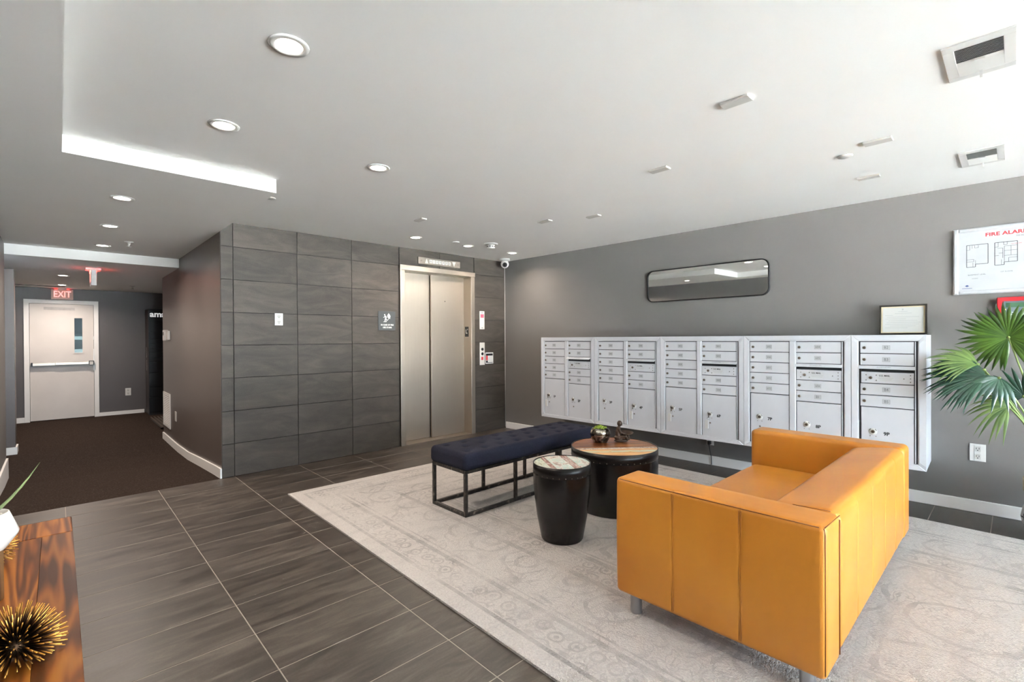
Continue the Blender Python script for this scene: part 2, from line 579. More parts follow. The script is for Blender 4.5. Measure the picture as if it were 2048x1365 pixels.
def mercury():
    k = NT('mercury_glass')
    tc = k.n('ShaderNodeTexCoord')
    nz = k.n('ShaderNodeTexNoise')
    nz.inputs['Scale'].default_value = 26
    nz.inputs['Detail'].default_value = 6
    nz.inputs['Distortion'].default_value = 1.0
    k.l(tc.outputs['Object'], nz.inputs['Vector'])
    r = k.ramp(nz.outputs['Fac'], [(0.35, rgb(52, 42, 34)), (0.55, rgb(120, 108, 94)), (0.7, rgb(206, 200, 190))])
    k.l(r.outputs[0], k.b.inputs['Base Color'])
    k.set(Metallic=0.9, Roughness=0.12)
    return k.m


m_mercury = mercury()


def glass_pane(name, tint, refl):
    k = NT(name)
    tr = k.n('ShaderNodeBsdfTransparent')
    tr.inputs[0].default_value = tint
    gl = k.n('ShaderNodeBsdfGlossy')
    gl.inputs['Roughness'].default_value = 0.03
    lw = k.n('ShaderNodeLayerWeight')
    lw.inputs['Blend'].default_value = 0.25
    mx = k.n('ShaderNodeMixShader')
    f = k.math('ADD', k.math('MULTIPLY', lw.outputs['Fresnel'], 0.35), refl)
    k.l(f, mx.inputs[0])
    k.l(tr.outputs[0], mx.inputs[1])
    k.l(gl.outputs[0], mx.inputs[2])
    k.l(mx.outputs[0], k.out.inputs[0])
    return k.m


m_pane = glass_pane('clear_window_glass', (0.95, 0.97, 0.97, 1), 0.03)
m_pane_d = glass_pane('wired_door_glass', (0.55, 0.62, 0.60, 1), 0.0)
m_mirror = mat('silver_mirror', (0.86, 0.88, 0.87, 1), 0.02, 1.0, var=0.0)


def pouf_mat():
    """pale grey fabric printed with wedges of parallel black lines"""
    k = NT('line_printed_fabric')
    tc = k.n('ShaderNodeTexCoord')
    v = k.n('ShaderNodeTexVoronoi')
    v.inputs['Scale'].default_value = 9.0
    k.l(tc.outputs['Object'], v.inputs['Vector'])
    sep = k.n('ShaderNodeSeparateColor')
    k.l(v.outputs['Color'], sep.inputs[0])
    spx = k.n('ShaderNodeSeparateXYZ')
    k.l(tc.outputs['Object'], spx.inputs[0])
    ang = k.math('MULTIPLY', sep.outputs[0], 6.283)
    w = k.math('ADD', k.math('MULTIPLY', spx.outputs[2], k.math('COSINE', ang)),
               k.math('MULTIPLY', k.math('ADD', spx.outputs[0], spx.outputs[1]), k.math('SINE', ang)))
    st = k.math('SINE', k.math('MULTIPLY', w, 430.0))
    m = k.math('GREATER_THAN', st, 0.55)
    v2 = k.n('ShaderNodeTexVoronoi', feature='DISTANCE_TO_EDGE')
    v2.inputs['Scale'].default_value = 9.0
    k.l(tc.outputs['Object'], v2.inputs['Vector'])
    m = k.math('MAXIMUM', m, k.math('LESS_THAN', v2.outputs['Distance'], 0.03))
    c = k.mix(m, rgb(196, 196, 196), rgb(46, 46, 48))
    k.l(c, k.b.inputs['Base Color'])
    k.set(Roughness=0.9)
    return k.m


m_pouf = pouf_mat()


# ------------------------------------------------------------------ mesh builder
class MB:
    def __init__(self):
        self.v, self.f, self.mi, self.sm = [], [], [], []

    def add(self, vs, fs, mi=0, smooth=False):
        o = len(self.v)
        self.v += [tuple(p) for p in vs]
        for f in fs:
            self.f.append(tuple(o + i for i in f))
            self.mi.append(mi)
            self.sm.append(smooth)
        return self

    def box(self, x0, x1, y0, y1, z0, z1, mi=0):
        vs = [(x, y, z) for z in (z0, z1) for y in (y0, y1) for x in (x0, x1)]
        return self.add(vs, [(0, 2, 3, 1), (4, 5, 7, 6), (0, 1, 5, 4), (2, 6, 7, 3), (0, 4, 6, 2), (1, 3, 7, 5)], mi)

    def cham(self, x0, x1, y0, y1, z0, z1, c, mi=0):
        """box whose front (-y) edges are chamfered by c"""
        vs = [(x0, y1, z0), (x1, y1, z0), (x1, y1, z1), (x0, y1, z1),
              (x0, y0 + c, z0), (x1, y0 + c, z0), (x1, y0 + c, z1), (x0, y0 + c, z1),
              (x0 + c, y0, z0 + c), (x1 - c, y0, z0 + c), (x1 - c, y0, z1 - c), (x0 + c, y0, z1 - c)]
        fs = [(0, 3, 2, 1), (8, 9, 10, 11)]
        for i in range(4):
            j = (i + 1) % 4
            fs.append((i, j, 4 + j, 4 + i))
            fs.append((4 + i, 4 + j, 8 + j, 8 + i))
        return self.add(vs, fs, mi)

    def lathe(self, prof, n=32, cx=0, cy=0, mi=0, smooth=True, axis='z', a0=0.0, caps=True):
        """prof: list of (r, h). axis z: around z; axis y: around y (h runs along -y)"""
        vs, fs = [], []
        m = len(prof)
        for i in range(n):
            a = a0 + 2 * pi * i / n
            for r, h in prof:
                if axis == 'z':
                    vs.append((cx + r * cos(a), cy + r * sin(a), h))
                else:
                    vs.append((cx + r * cos(a), -h, cy + r * sin(a)))
        for i in range(n):
            j = (i + 1) % n
            for q in range(m - 1):
                fs.append((i * m + q, j * m + q, j * m + q + 1, i * m + q + 1))
        self.add(vs, fs, mi, smooth)
        if caps and prof[0][0] > 1e-6:
            self.add([vs[i * m] for i in range(n)], [tuple(range(n))[::-1]], mi)
        if caps and prof[-1][0] > 1e-6:
            self.add([vs[i * m + m - 1] for i in range(n)], [tuple(range(n))], mi)
        return self

    def tube(self, pts, r, n=8, mi=0, cap=True, smooth=True, up=None):
        pts = [Vector(p) for p in pts]
        rs = r if isinstance(r, (list, tuple)) else [r] * len(pts)
        vs, fs = [], []
        ref = up or Vector((0.13, 0.27, 0.95))
        for i, p in enumerate(pts):
            t = (pts[min(i + 1, len(pts) - 1)] - pts[max(i - 1, 0)]).normalized()
            a = t.cross(ref)
            if a.length < 1e-4:
                a = t.cross(Vector((1, 0, 0)))
            a.normalize()
            b = t.cross(a)
            for k in range(n):
                g = 2 * pi * k / n
                vs.append(p + (a * cos(g) + b * sin(g)) * rs[i])
        for i in range(len(pts) - 1):
            for k in range(n):
                l = (k + 1) % n
                fs.append((i * n + k, i * n + l, (i + 1) * n + l, (i + 1) * n + k))
        if cap:
            fs.append(tuple(range(n))[::-1])
            fs.append(tuple((len(pts) - 1) * n + k for k in range(n)))
        return self.add(vs, fs, mi, smooth)

    def prism(self, poly, y0, y1, mi=0):
        """polygon in x-z extruded along y"""
        n = len(poly)
        vs = [(x, y0, z) for x, z in poly] + [(x, y1, z) for x, z in poly]
        fs = [tuple(range(n)), tuple(range(n, 2 * n))[::-1]]
        for i in range(n):
            j = (i + 1) % n
            fs.append((i, n + i, n + j, j))
        return self.add(vs, fs, mi)

    def text(self, s, size, x, z, y, depth=0.001, align='CENTER', mi=0, weight=0.0, sx=1.0, vertical=False):
        """letters standing in the x-z plane, front at y - depth"""
        cu = bpy.data.curves.new('t', 'FONT')
        cu.body = s
        cu.size = size
        cu.align_x = align
        cu.align_y = 'CENTER'
        cu.extrude = depth / 2
        cu.offset = weight
        cu.resolution_u = 2
        ob = bpy.data.objects.new('t', cu)
        COL.objects.link(ob)
        dg = bpy.context.evaluated_depsgraph_get()
        me = bpy.data.meshes.new_from_object(ob.evaluated_get(dg))
        vs = []
        for v in me.vertices:
            if vertical:
                vs.append((x + v.co.y, y - depth / 2 - v.co.z, z - v.co.x * sx))
            else:
                vs.append((x + v.co.x * sx, y - depth / 2 - v.co.z, z + v.co.y))
        self.add(vs, [tuple(p.vertices) for p in me.polygons], mi)
        bpy.data.objects.remove(ob)
        bpy.data.curves.remove(cu)
        bpy.data.meshes.remove(me)
        return self

    def mesh(self, name):
        me = bpy.data.meshes.new(name)
        me.from_pydata(self.v, [], self.f)
        me.polygons.foreach_set('material_index', self.mi)
        me.polygons.foreach_set('use_smooth', self.sm)
        me.update()
        return me

    def build(self, name, mats, parent=None, loc=None, rotz=0.0, fix=False):
        me = self.mesh(name)
        if fix:
            bm = bmesh.new()
            bm.from_mesh(me)
            bmesh.ops.remove_doubles(bm, verts=bm.verts, dist=1e-5)
            bmesh.ops.recalc_face_normals(bm, faces=bm.faces)
            bm.to_mesh(me)
            bm.free()
        for m in (mats if isinstance(mats, (list, tuple)) else [mats]):
            me.materials.append(m)
        return link(name, me, parent, loc, rotz)


def link(name, me, parent=None, loc=None, rotz=0.0):
    o = bpy.data.objects.new(name, me)
    COL.objects.link(o)
    if parent is not None:
        o.parent = parent
    if loc is not None:
        o.location = loc
    if rotz:
        o.rotation_euler = (0, 0, rotz)
    return o


def tag(o, label, cat, group=None):
    o['label'] = label
    o['category'] = cat
    if group:
        o['group'] = group
    return o


def thing(name, label, cat, loc=(0, 0, 0), rotz=0.0, group=None):
    o = bpy.data.objects.new(name, None)
    o.empty_display_size = 0.05
    COL.objects.link(o)
    o.location = loc
    o.rotation_euler = (0, 0, rotz)
    return tag(o, label, cat, group)


def struct(o):
    o['kind'] = 'structure'
    return o


def bevel(o, w, seg=2, angle=40):
    b = o.modifiers.new('bevel', 'BEVEL')
    b.width = w
    b.segments = seg
    b.limit_method = 'ANGLE'
    b.angle_limit = radians(angle)
    return o


# ------------------------------------------------------------------ the shell
# floor slab (pale grout) with every tile laid on it
fl = MB().box(-5.7, 0.5, REAR_Y - 0.1, 0.02, -0.12, -0.0012)
floor = struct(fl.build('floor', m_grout_f))
GAP = 0.0022
PY, A0 = 0.3212, 0.314
tile_meshes = {}


def floor_tile(x0, x1, y0, y1):
    w, d = round(x1 - x0 - 2 * GAP, 4), round(y1 - y0 - 2 * GAP, 4)
    if w < 0.02 or d < 0.02:
        return
    key = ('f', w, d)
    if key not in tile_meshes:
        c = 0.0012
        b = MB()
        vs = [(-w / 2, -d / 2, -0.008), (w / 2, -d / 2, -0.008), (w / 2, d / 2, -0.008), (-w / 2, d / 2, -0.008)]
        vs += [(-w / 2, -d / 2, -c), (w / 2, -d / 2, -c), (w / 2, d / 2, -c), (-w / 2, d / 2, -c)]
        vs += [(-w / 2 + c, -d / 2 + c, 0), (w / 2 - c, -d / 2 + c, 0), (w / 2 - c, d / 2 - c, 0), (-w / 2 + c, d / 2 - c, 0)]
        fs = [(8, 9, 10, 11)]
        for i in range(4):
            j = (i + 1) % 4
            fs += [(i, j, 4 + j, 4 + i), (4 + i, 4 + j, 8 + j, 8 + i)]
        b.add(vs, fs)
        me = b.mesh('floor_tile')
        me.materials.append(m_floortile)
        tile_meshes[key] = me
    link('tile', tile_meshes[key], floor, ((x0 + x1) / 2, (y0 + y1) / 2, rng.uniform(-0.0004, 0.0004)))


xs = [XL - 0.05] + [X0 + TW * i for i in range(-2, 6)] + [0.42]
ys = [0.0, -A0] + [-A0 - PY * k for k in range(1, 32)]
ys = [y for y in ys if y > REAR_Y] + [REAR_Y]
for i in range(len(xs) - 1):
    for j in range(len(ys) - 1):
        a, b = xs[i], xs[i + 1]
        if i == 0 and b < a + 0.05:
            continue
        floor_tile(a, b, ys[j + 1], ys[j])

# carpeted corridor, gently ramped down from the tiles
RAMP = [(0.0, 0.0), (0.25, -0.012), (0.9, -0.055), (1.6, -0.105), (2.3, -0.125), (3.6, -0.125), (4.8, -0.09), (6.5, -0.055)]


def ramp_z(y):
    for (a, za), (b, zb) in zip(RAMP, RAMP[1:]):
        if y <= b:
            return za + (zb - za) * (y - a) / (b - a)
    return RAMP[-1][1]


cp = MB()
for (a, za), (b, zb) in zip(RAMP, RAMP[1:]):
    cp.add([(-5.7, a, za), (-1.9, a, za), (-1.9, b, zb), (-5.7, b, zb), (-5.7, a, -.25), (-1.9, a, -.25), (-1.9, b, -.25), (-5.7, b, -.25)],
           [(0, 1, 2, 3), (7, 6, 5, 4), (0, 4, 5, 1), (1, 5, 6, 2), (2, 6, 7, 3), (3, 7, 4, 0)])
struct(cp.build('floor_carpet', m_carpet))

# ceilings
struct(MB().box(-5.7, 0.6, REAR_Y - 0.1, 0.35, H, H + 0.12).build('ceiling', m_ceil))
sf = MB().box(-5.7, XC, -1.63, 2.14, HS, H + 0.1)
sf.box(-5.7, -4.82, REAR_Y - 0.1, -1.63, HS, H + 0.1)
struct(sf.build('ceiling_soffit', m_ceil))
struct(MB().box(-5.7, -1.9, 2.14, YD + 0.1, HC, H + 0.1).build('ceiling_corridor', m_ceil))

# back wall: tiled panel with the lift opening
wb = MB()
LX0, LX1, LZ = -1.775, -0.595, 2.25
wb.box(XC + .003, LX0, 0.010, 0.16, 0.0, H)
wb.box(LX0, LX1, 0.010, 0.16, LZ, H)
wb.box(LX1, 0.05, 0.010, 0.16, 0.0, H)
wall_back = struct(wb.build('wall_back', m_grout_w))


def wall_tile(x0, x1, z0, z1):
    g = 0.0024
    w, h = round(x1 - x0 - 2 * g, 4), round(z1 - z0 - 2 * g, 4)
    key = ('w', w, h)
    if key not in tile_meshes:
        me = MB().cham(-w / 2, w / 2, 0, 0.012, -h / 2, h / 2, 0.0012).mesh('wall_tile')
        me.materials.append(m_walltile)
        tile_meshes[key] = me
    link('tile', tile_meshes[key], wall_back, ((x0 + x1) / 2, rng.uniform(-0.0006, 0.0006), (z0 + z1) / 2))


cols = [XC, X0, X0 + TW, X0 + 2 * TW, LX0 - 0.007]
rows = [0.32 * k for k in range(8)] + [H]
for a, b in zip(cols, cols[1:]):
    for c, d in zip(rows, rows[1:]):
        wall_tile(a, b, c, d)
for c, d in zip(rows, rows[1:]):
    wall_tile(LX1 + 0.007, 0.008, c, d)
wall_tile(LX0, LX0 + TW, LZ + 0.006, H)
wall_tile(LX0 + TW, LX1, LZ + 0.006, H)

# mailbox wall
mwall = MB().box(-0.05, 9.8, 0.0, 0.15, -0.05, H + 0.02)
struct(mwall.build('wall_right', m_paint, None, MW(0, 0, 0), ROT_M))
struct(bevel(MB().box(0.016, 9.55, -0.016, 0.0, 0.0, 0.094).build('baseboard_right', m_trim, None, MW(0, 0, 0), ROT_M), 0.004))

# corridor right wall
cw = MB().box(XC, XC + 0.12, 0.0125, 3.50, -0.2, HS + 0.05)
struct(cw.build('wall_corridor', m_paint_c))
bb = MB()
pts = [(0.004, 0.0)] + [p for p in RAMP if 0.004 < p[0] < 3.5] + [(3.50, -0.125)]
for (a, za), (b, zb) in zip(pts, pts[1:]):
    bb.add([(XC, a, za - .01), (XC - .016, a, za - .01), (XC - .016, b, zb - .01), (XC, b, zb - .01),
            (XC, a, za + .094), (XC - .016, a, za + .094), (XC - .016, b, zb + .094), (XC, b, zb + .094)],
           [(0, 1, 2, 3), (7, 6, 5, 4), (0, 4, 5, 1), (1, 5, 6, 2), (2, 6, 7, 3), (3, 7, 4, 0)])
struct(bb.build('baseboard_corridor', m_trim, fix=True))
struct(MB().box(XC + 0.12, -1.9, 3.38, 3.50, -0.2, HC + 0.05).build('wall_alcove_front', m_paint_c))
struct(MB().box(-2.0, -1.9, 3.5, YD, -0.2, HC + 0.05).build('wall_alcove_side', m_paint_c))

# long left wall with the recess further in
struct(MB().box(XL - 0.15, XL, REAR_Y, 2.10, -0.2, H + 0.02).build('wall_left', m_paint))
lw = MB().box(XL - 0.45, XL - 0.18, 2.10, 3.62, -0.2, H)
lw.box(XL - 0.45, XL, 3.62, 3.86, -0.2, H)
lw.box(XL - 0.45, XL - 0.16, 3.86, YD, -0.2, H)
struct(lw.build('wall_left_corridor', m_paint_c))
struct(MB().box(XL, XL + .016, REAR_Y, 2.10, -.14, 0.094).box(XL - .15, XL + .016, 2.10, 2.116, -.14, -0.02).build('baseboard_left', m_trim))
struct(MB().box(XL - .17, XL + .016, 3.604, 3.62, -.16, -.03).box(XL, XL + .016, 3.62, 3.86, -.16, -.03).build('baseboard_pillar', m_trim))

# corridor end wall with the exit door opening
DX0, DX1, DZ1 = -5.265, -4.30, 2.055
we = MB().box(-5.7, DX0 + 0.03, YD, YD + 0.12, -0.2, HC + 0.05)
we.box(DX1 - 0.03, -1.9, YD, YD + 0.12, -0.2, HC + 0.05)
we.box(DX0 + 0.03, DX1 - 0.03, YD, YD + 0.12, DZ1 - 0.03, HC + 0.05)
struct(we.build('wall_end', mat('dark_grey_corridor_paint', rgb(88, 83, 83), 0.5, var=0.02, scale=2)))
struct(MB().box(DX1 + .001, -3.64, YD - .016, YD, -.1, 0.008).build('baseboard_end', m_trim))
struct(MB().box(XL - .16, DX0 - .001, YD - .016, YD, -.1, 0.03).build('baseboard_end_corner', m_trim))

# rear wall: shop window behind the camera
wr = MB().box(-5.7, WIN_X0, REAR_Y - .12, REAR_Y, -0.1, H)
wr.box(WIN_X1, 0.6, REAR_Y - .12, REAR_Y, -0.1, H)
wr.box(WIN_X0, WIN_X1, REAR_Y - .12, REAR_Y, -0.1, WIN_Z0)
wr.box(WIN_X0, WIN_X1, REAR_Y - .12, REAR_Y, WIN_Z1, H)
struct(wr.build('wall_rear', m_paint))
win = struct(MB().box(WIN_X0, WIN_X1, REAR_Y - .09, REAR_Y - .03, WIN_Z0, WIN_Z0 + .05).box(WIN_X0, WIN_X1, REAR_Y - .09, REAR_Y - .03, WIN_Z1 - .05, WIN_Z1).build('window_1', m_black))
nb = 4
for i in range(nb + 1):
    x = WIN_X0 + (WIN_X1 - WIN_X0 - 0.05) * i / nb
    MB().box(x, x + .05, REAR_Y - .09, REAR_Y - .03, WIN_Z0 + .05, WIN_Z1 - .05).build('mullion', m_black, win)
    if i < nb:
        x2 = WIN_X0 + (WIN_X1 - WIN_X0 - 0.05) * (i + 1) / nb
        MB().box(x + .05, x2, REAR_Y - .063, REAR_Y - .057, WIN_Z0 + .05, WIN_Z1 - .05).build('pane', m_pane, win)
struct(MB().box(-45, 40, REAR_Y - 70, REAR_Y - .12, -.3, -.15).build('street', mat('pale_concrete', rgb(196, 196, 194), 0.9)))  # unseen pavement, made pale and long to bounce sunlight indoors

# ------------------------------------------------------------------ exit door at the corridor end
door = struct(MB().box(DX0, DX0 + .065, YD - .02, YD + .05, -.06, DZ1).box(DX1 - .065, DX1, YD - .02, YD + .05, -.06, DZ1)
              .box(DX0 + .065, DX1 - .065, YD - .02, YD + .05, DZ1 - .065, DZ1).build('door_1', m_trim))
m_door = mat('scuffed_white_door', rgb(214, 208, 203), 0.45, var=0.04, scale=3)
px0, px1, pz0, pz1 = DX0 + .07, DX1 - .07, -.045, DZ1 - .07
gx0, gx1, gz0, gz1 = -4.628, -4.522, 1.123, 1.742
dp = MB()
dp.box(px0, gx0, YD + .005, YD + .045, pz0, pz1).box(gx1, px1, YD + .005, YD + .045, pz0, pz1)
dp.box(gx0, gx1, YD + .005, YD + .045, pz0, gz0).box(gx0, gx1, YD + .005, YD + .045, gz1, pz1)
leaf = dp.build('door_panel', m_door, door, fix=True)
gf = MB()
for a in ((gx0 - .018, gx0, gz0 - .018, gz1 + .018), (gx1, gx1 + .018, gz0 - .018, gz1 + .018), (gx0, gx1, gz0 - .018, gz0), (gx0, gx1, gz1, gz1 + .018)):
    gf.box(a[0], a[1], YD - .002, YD + .006, a[2], a[3])
gf.build('glass_frame', m_door, leaf)
MB().box(gx0, gx1, YD + .02, YD + .026, gz0, gz1).build('pane', m_pane_d, leaf)
pb = MB().box(-5.178, -4.88, YD - .055, YD - .012, .905, .955).box(-4.88, -4.44, YD - .065, YD - .012, .912, .952)
bar = bevel(pb.build('push_bar', m_steel_h, door), .004)
MB().box(-5.182, -5.16, YD - .06, YD + .005, .9, .96).box(-4.44, -4.37, YD - .07, YD + .005, .892, .972).build('bar_end', m_black, door)
MB().box(-4.43, -4.382, YD - .074, YD - .069, .902, .962).build('latch_cover', m_offwhite, door)
MB().box(-5.02, -4.62, YD + .002, YD + .006, 1.88, 1.93).build('closer_mark', mat('grey_worn_patch', rgb(186, 182, 180), 0.6, var=.1, scale=20), door)
# the stair vestibule seen through the little pane
vb = MB().box(-5.2, -4.0, YD + 2.0, YD + 2.1, -.2, 2.5).box(-5.3, -5.2, YD + .12, YD + 2.1, -.2, 2.5).box(-4.1, -4.0, YD + .12, YD + 2.1, -.2, 2.5)
vb.box(-5.3, -4.0, YD + .12, YD + 2.1, -.25, -.2).box(-5.3, -4.0, YD + .12, YD + 2.1, 2.5, 2.55)
struct(vb.build('wall_vestibule', mat('dim_green_grey_paint', rgb(96, 104, 100), 0.6)))
w2 = struct(MB().box(-4.9, -4.1, YD + 1.96, YD + 1.99, .7, 1.16).build('glow_board', emit('board_glow', (0.78, 0.9, 1, 1), 0.7)))  # glowing boards added for the brightness seen through the door pane
MB().box(-4.9, -4.1, YD + 1.94, YD + 1.99, 1.36, 1.43).build('upper_glow_board', emit('upper_board_glow', (0.8, 0.92, 1, 1), 0.8), w2)

# ------------------------------------------------------------------ lift
lift = thing('elevator', 'stainless steel elevator with two closed sliding doors set in the tiled wall', 'elevator', (LX0, 0, 0))
LW = LX1 - LX0
JW, HDR = 0.066, 0.062
TOPZ = 2.255


def part(mb, name, m, parent, **k):
    return mb.build(name, m, parent, **k)


bevel(part(MB().box(0, JW, -.022, .26, 0, TOPZ - HDR), 'jamb', m_steel, lift), .003)
rj = bevel(part(MB().box(LW - JW, LW, -.022, .26, 0, TOPZ - HDR), 'jamb', m_steel, lift), .003)
bevel(part(MB().box(-.003, LW + .003, -.028, .26, TOPZ - HDR, TOPZ), 'header', m_steel_h, lift), .003)
sill = part(MB().box(JW, LW - JW, -.01, .26, -.002, .006), 'sill', m_steel_h, lift)
mid = 0.562
bevel(part(MB().box(JW - .02, mid, .19, .22, .008, TOPZ - HDR + .01), 'door_panel', m_steel, lift), .002)
dr = bevel(part(MB().box(mid + .004, LW - JW + .02, .15, .18, .008, TOPZ - HDR + .01), 'door_panel', m_steel, lift), .002)
MB().lathe([(0.007, .002), (.007, 0)], 12, LX1 - LX1 + .93 - .14, 1.845, axis='y').build('key_hole', m_dark, dr, loc=(0, .149, 0))
part(MB().box(-.05, LW + .05, .26, .3, -.1, TOPZ + .1), 'shaft_back', m_black, lift)
fp = MB().box(LW - JW - .003, LW - JW, .04, .12, 1.36, 1.50, 0)
fpo = part(fp, 'floor_plate', [m_black, m_white], rj)
fm = MB().text('L', .08, 0, 0, 0, .001, mi=0, weight=.002)
fo = fm.build('floor_letter', m_white, rj, loc=(LW - JW - .003, .085, 1.43))
fo.rotation_euler = (0, 0, radians(-90))
st_ = MB().text('*', .05, 0, 0, 0, .001).build('floor_star', m_white, rj, loc=(LW - JW - .003, .06, 1.45))
st_.rotation_euler = (0, 0, radians(-90))


def wall_item(name, label, cat, x, z, rotz=0.0, y=0.0, loc=None, group=None):
    return thing(name, label, cat, loc if loc is not None else (x, y, z), rotz, group)


# floor indicator above the lift
ind = wall_item('floor_indicator', 'brushed steel elevator floor indicator bar with arrows and numbered lights', 'indicator', -1.18, 2.336)
bevel(MB().box(-.332, .332, -.02, -.001, -.044, .044).build('faceplate', m_steel_h, ind), .002)
m_lens = emit('indicator_lens', (1.0, 0.93, 0.86, 1), 0.12, rgb(226, 220, 212))
MB().prism([(-.235, -.03), (-.185, -.03), (-.21, .033)], -.024, -.02).build('up_arrow', m_lens, ind)
MB().prism([(.195, .03), (.255, .03), (.225, -.033)], -.024, -.02).build('down_arrow', m_lens, ind)
for i, ch in enumerate('B123456'):
    x = -.148 + i * .05
    MB().box(x - .019, x + .019, -.024, -.02, -.022, .022, 0).text(ch, .036, x, 0, -.0242, .001, mi=1).build('number_light', [m_lens, m_inkgrey], ind)
for x in (-.285, .295):
    MB().lathe([(.012, .0215), (.012, .019)], 14, x, 0, axis='y').build('speaker_hole', m_steel, ind)

# stairs sign
sg = wall_item('stairs_sign', 'square dark sign reading IN CASE OF FIRE USE STAIRS', 'sign', -1.952, 1.553)
bevel(MB().box(-.115, .115, -.007, -.001, -.116, .116).build('plate', mat('charcoal_acrylic', rgb(62, 64, 63), 0.4), sg), .003)
tx = MB().text('IN CASE OF FIRE', .0265, .004, -.05, -.0072, .001, weight=.0008, sx=.88).text('USE STAIRS', .0265, .004, -.081, -.0072, .001, weight=.0008, sx=.92)
tx.build('lettering', m_white, sg)
pc = MB()


def stroke(mb, pts, w, y=-.0082, dep=.001):
    for (a, b), (c, d) in zip(pts, pts[1:]):
        L = sqrt((c - a) ** 2 + (d - b) ** 2) or 1e-6
        nx, nz = -(d - b) / L * w / 2, (c - a) / L * w / 2
        mb.prism([(a + nx, b + nz), (a - nx, b - nz), (c - nx, d - nz), (c + nx, d + nz)], y, y + dep)


pc.lathe([(.008, .0082), (.008, .0072)], 14, -.030, .073, axis='y')
stroke(pc, [(-.025, .063), (-.017, .043), (-.022, .018), (-.027, -.008)], .012)
stroke(pc, [(-.025, .06), (-.034, .045), (-.048, .04)], .006)
stroke(pc, [(-.02, .058), (-.006, .048), (-.006, .036)], .006)
stroke(pc, [(-.016, .03), (-.004, .014), (.002, .004)], .009)
stroke(pc, [(-.048, -.012), (-.008, -.012), (-.004, .006), (.014, .012), (.022, .028), (.046, .03)], .005)
pc.build('running_figure', m_white, sg)
fl_ = MB().prism([(.006, .05), (.004, .062), (.012, .082), (.015, .072), (.021, .096), (.029, .08), (.033, .085), (.045, .062), (.047, .05), (.04, .036), (.026, .031), (.013, .037)], -.0082, -.0072)
fl_.build('flame', m_white, sg)

# lift hall panels
hp = wall_item('hall_lantern', 'slim steel lantern panel with a red display beside the elevator', 'panel', -.453, 1.594)
bevel(MB().box(-.044, .044, -.008, -.001, -.129, .129).build('plate', mat('pale_steel_plate', rgb(222, 216, 209), .35, .3), hp), .002)
MB().box(-.03, .03, -.0092, -.008, .035, .085, 0).build('red_display', emit('red_display', (1, .16, .22, 1), .55, rgb(190, 40, 60)), hp)
for z in (.105, -.11):
    MB().box(-.016, .016, -.0088, -.008, z - .004, z + .004).build('plate_slot', m_inkgrey, hp)
cpn = wall_item('elevator_call_station', 'slim steel call panel with two round buttons and a red key switch', 'panel', -.453, 1.115)
bevel(MB().box(-.045, .045, -.008, -.001, -.16, .16).build('plate', mat('pale_steel_plate_b', rgb(216, 210, 203), .35, .3), cpn), .002)
for z in (.065, 0.0):
    b_ = MB().lathe([(.0165, .012), (.0165, .008)], 20, 0, z, axis='y').build('call_button', m_white, cpn)
    MB().lathe([(.0165, .0125), (.021, .0125), (.021, .008), (.0165, .008)], 20, 0, z, axis='y').build('button_ring', m_black, b_)
MB().box(-.02, .016, -.0095, -.008, -.088, -.044).build('red_fire_mark', m_redink, cpn)
stk = wall_item('fire_service_notice', 'small white and red fire notice beside the call buttons', 'notice', -.318, 1.05)
MB().box(-.074, .074, -.004, -.001, -.08, .08).build('card', m_paper, stk)
MB().box(-.064, .064, -.005, -.004, .035, .066).build('black_heading', m_ink, stk)
MB().box(-.064, -.03, -.005, -.004, -.068, -.034).build('black_block', m_ink, stk)
MB().box(-.03, .064, -.005, -.004, -.068, -.06).build('black_footer', m_ink, stk)
MB().box(-.064, -.03, -.005, -.004, -.03, .035).build('red_print', m_redink, stk)
b_ = MB()
for i in range(5):
    b_.box(-.018, .054, -.005, -.004, .018 - i * .016, .022 - i * .016)
b_.build('print_lines', m_inkpale, stk)


# outlets
def outlet(label, loc, rotz, w=.08, h=.125, deco=True):
    o = thing('wall_outlet', label, 'outlet', loc, rotz)
    bevel(MB().box(-w / 2, w / 2, -.006, -.0005, -h / 2, h / 2).build('cover_plate', m_white, o), .002)
    for z in (.029, -.029):
        r = MB().box(-.017, .017, -.009, -.006, z - .02, z + .02).build('receptacle', m_offwhite, o)
        MB().box(-.009, -.006, -.0095, -.009, z - .003, z + .009).box(.006, .009, -.0095, -.009, z - .003, z + .009).box(-.003, .003, -.0095, -.009, z - .014, z - .008).build('slot', m_dark, r)
    return o


outlet('white double outlet high on the grey tiled wall', (-3.185, 0, 1.543), 0)
outlet('white double outlet on the grey wall beneath the palm leaves', MW(5.054, 0, .452), ROT_M, .088, .13)
outlet('white outlet on the dark wall beside the black parcel lockers', (-3.882, YD, .361), 0, .085, .14)
lo_ = outlet('small wall outlet with a plug in, under the mailboxes', MW(3.05, 0, .262), ROT_M, .075, .115)
bevel(MB().box(-.014, .014, -.05, -.009, -.048, -.012).build('plug', m_black, lo_), .004)
MB().tube([(0, -.04, -.046), (.012, -.045, -.1), (.02, -.03, -.17), (.02, -.022, -.255)], .004, 6).build('plug_cord', m_black, lo_)

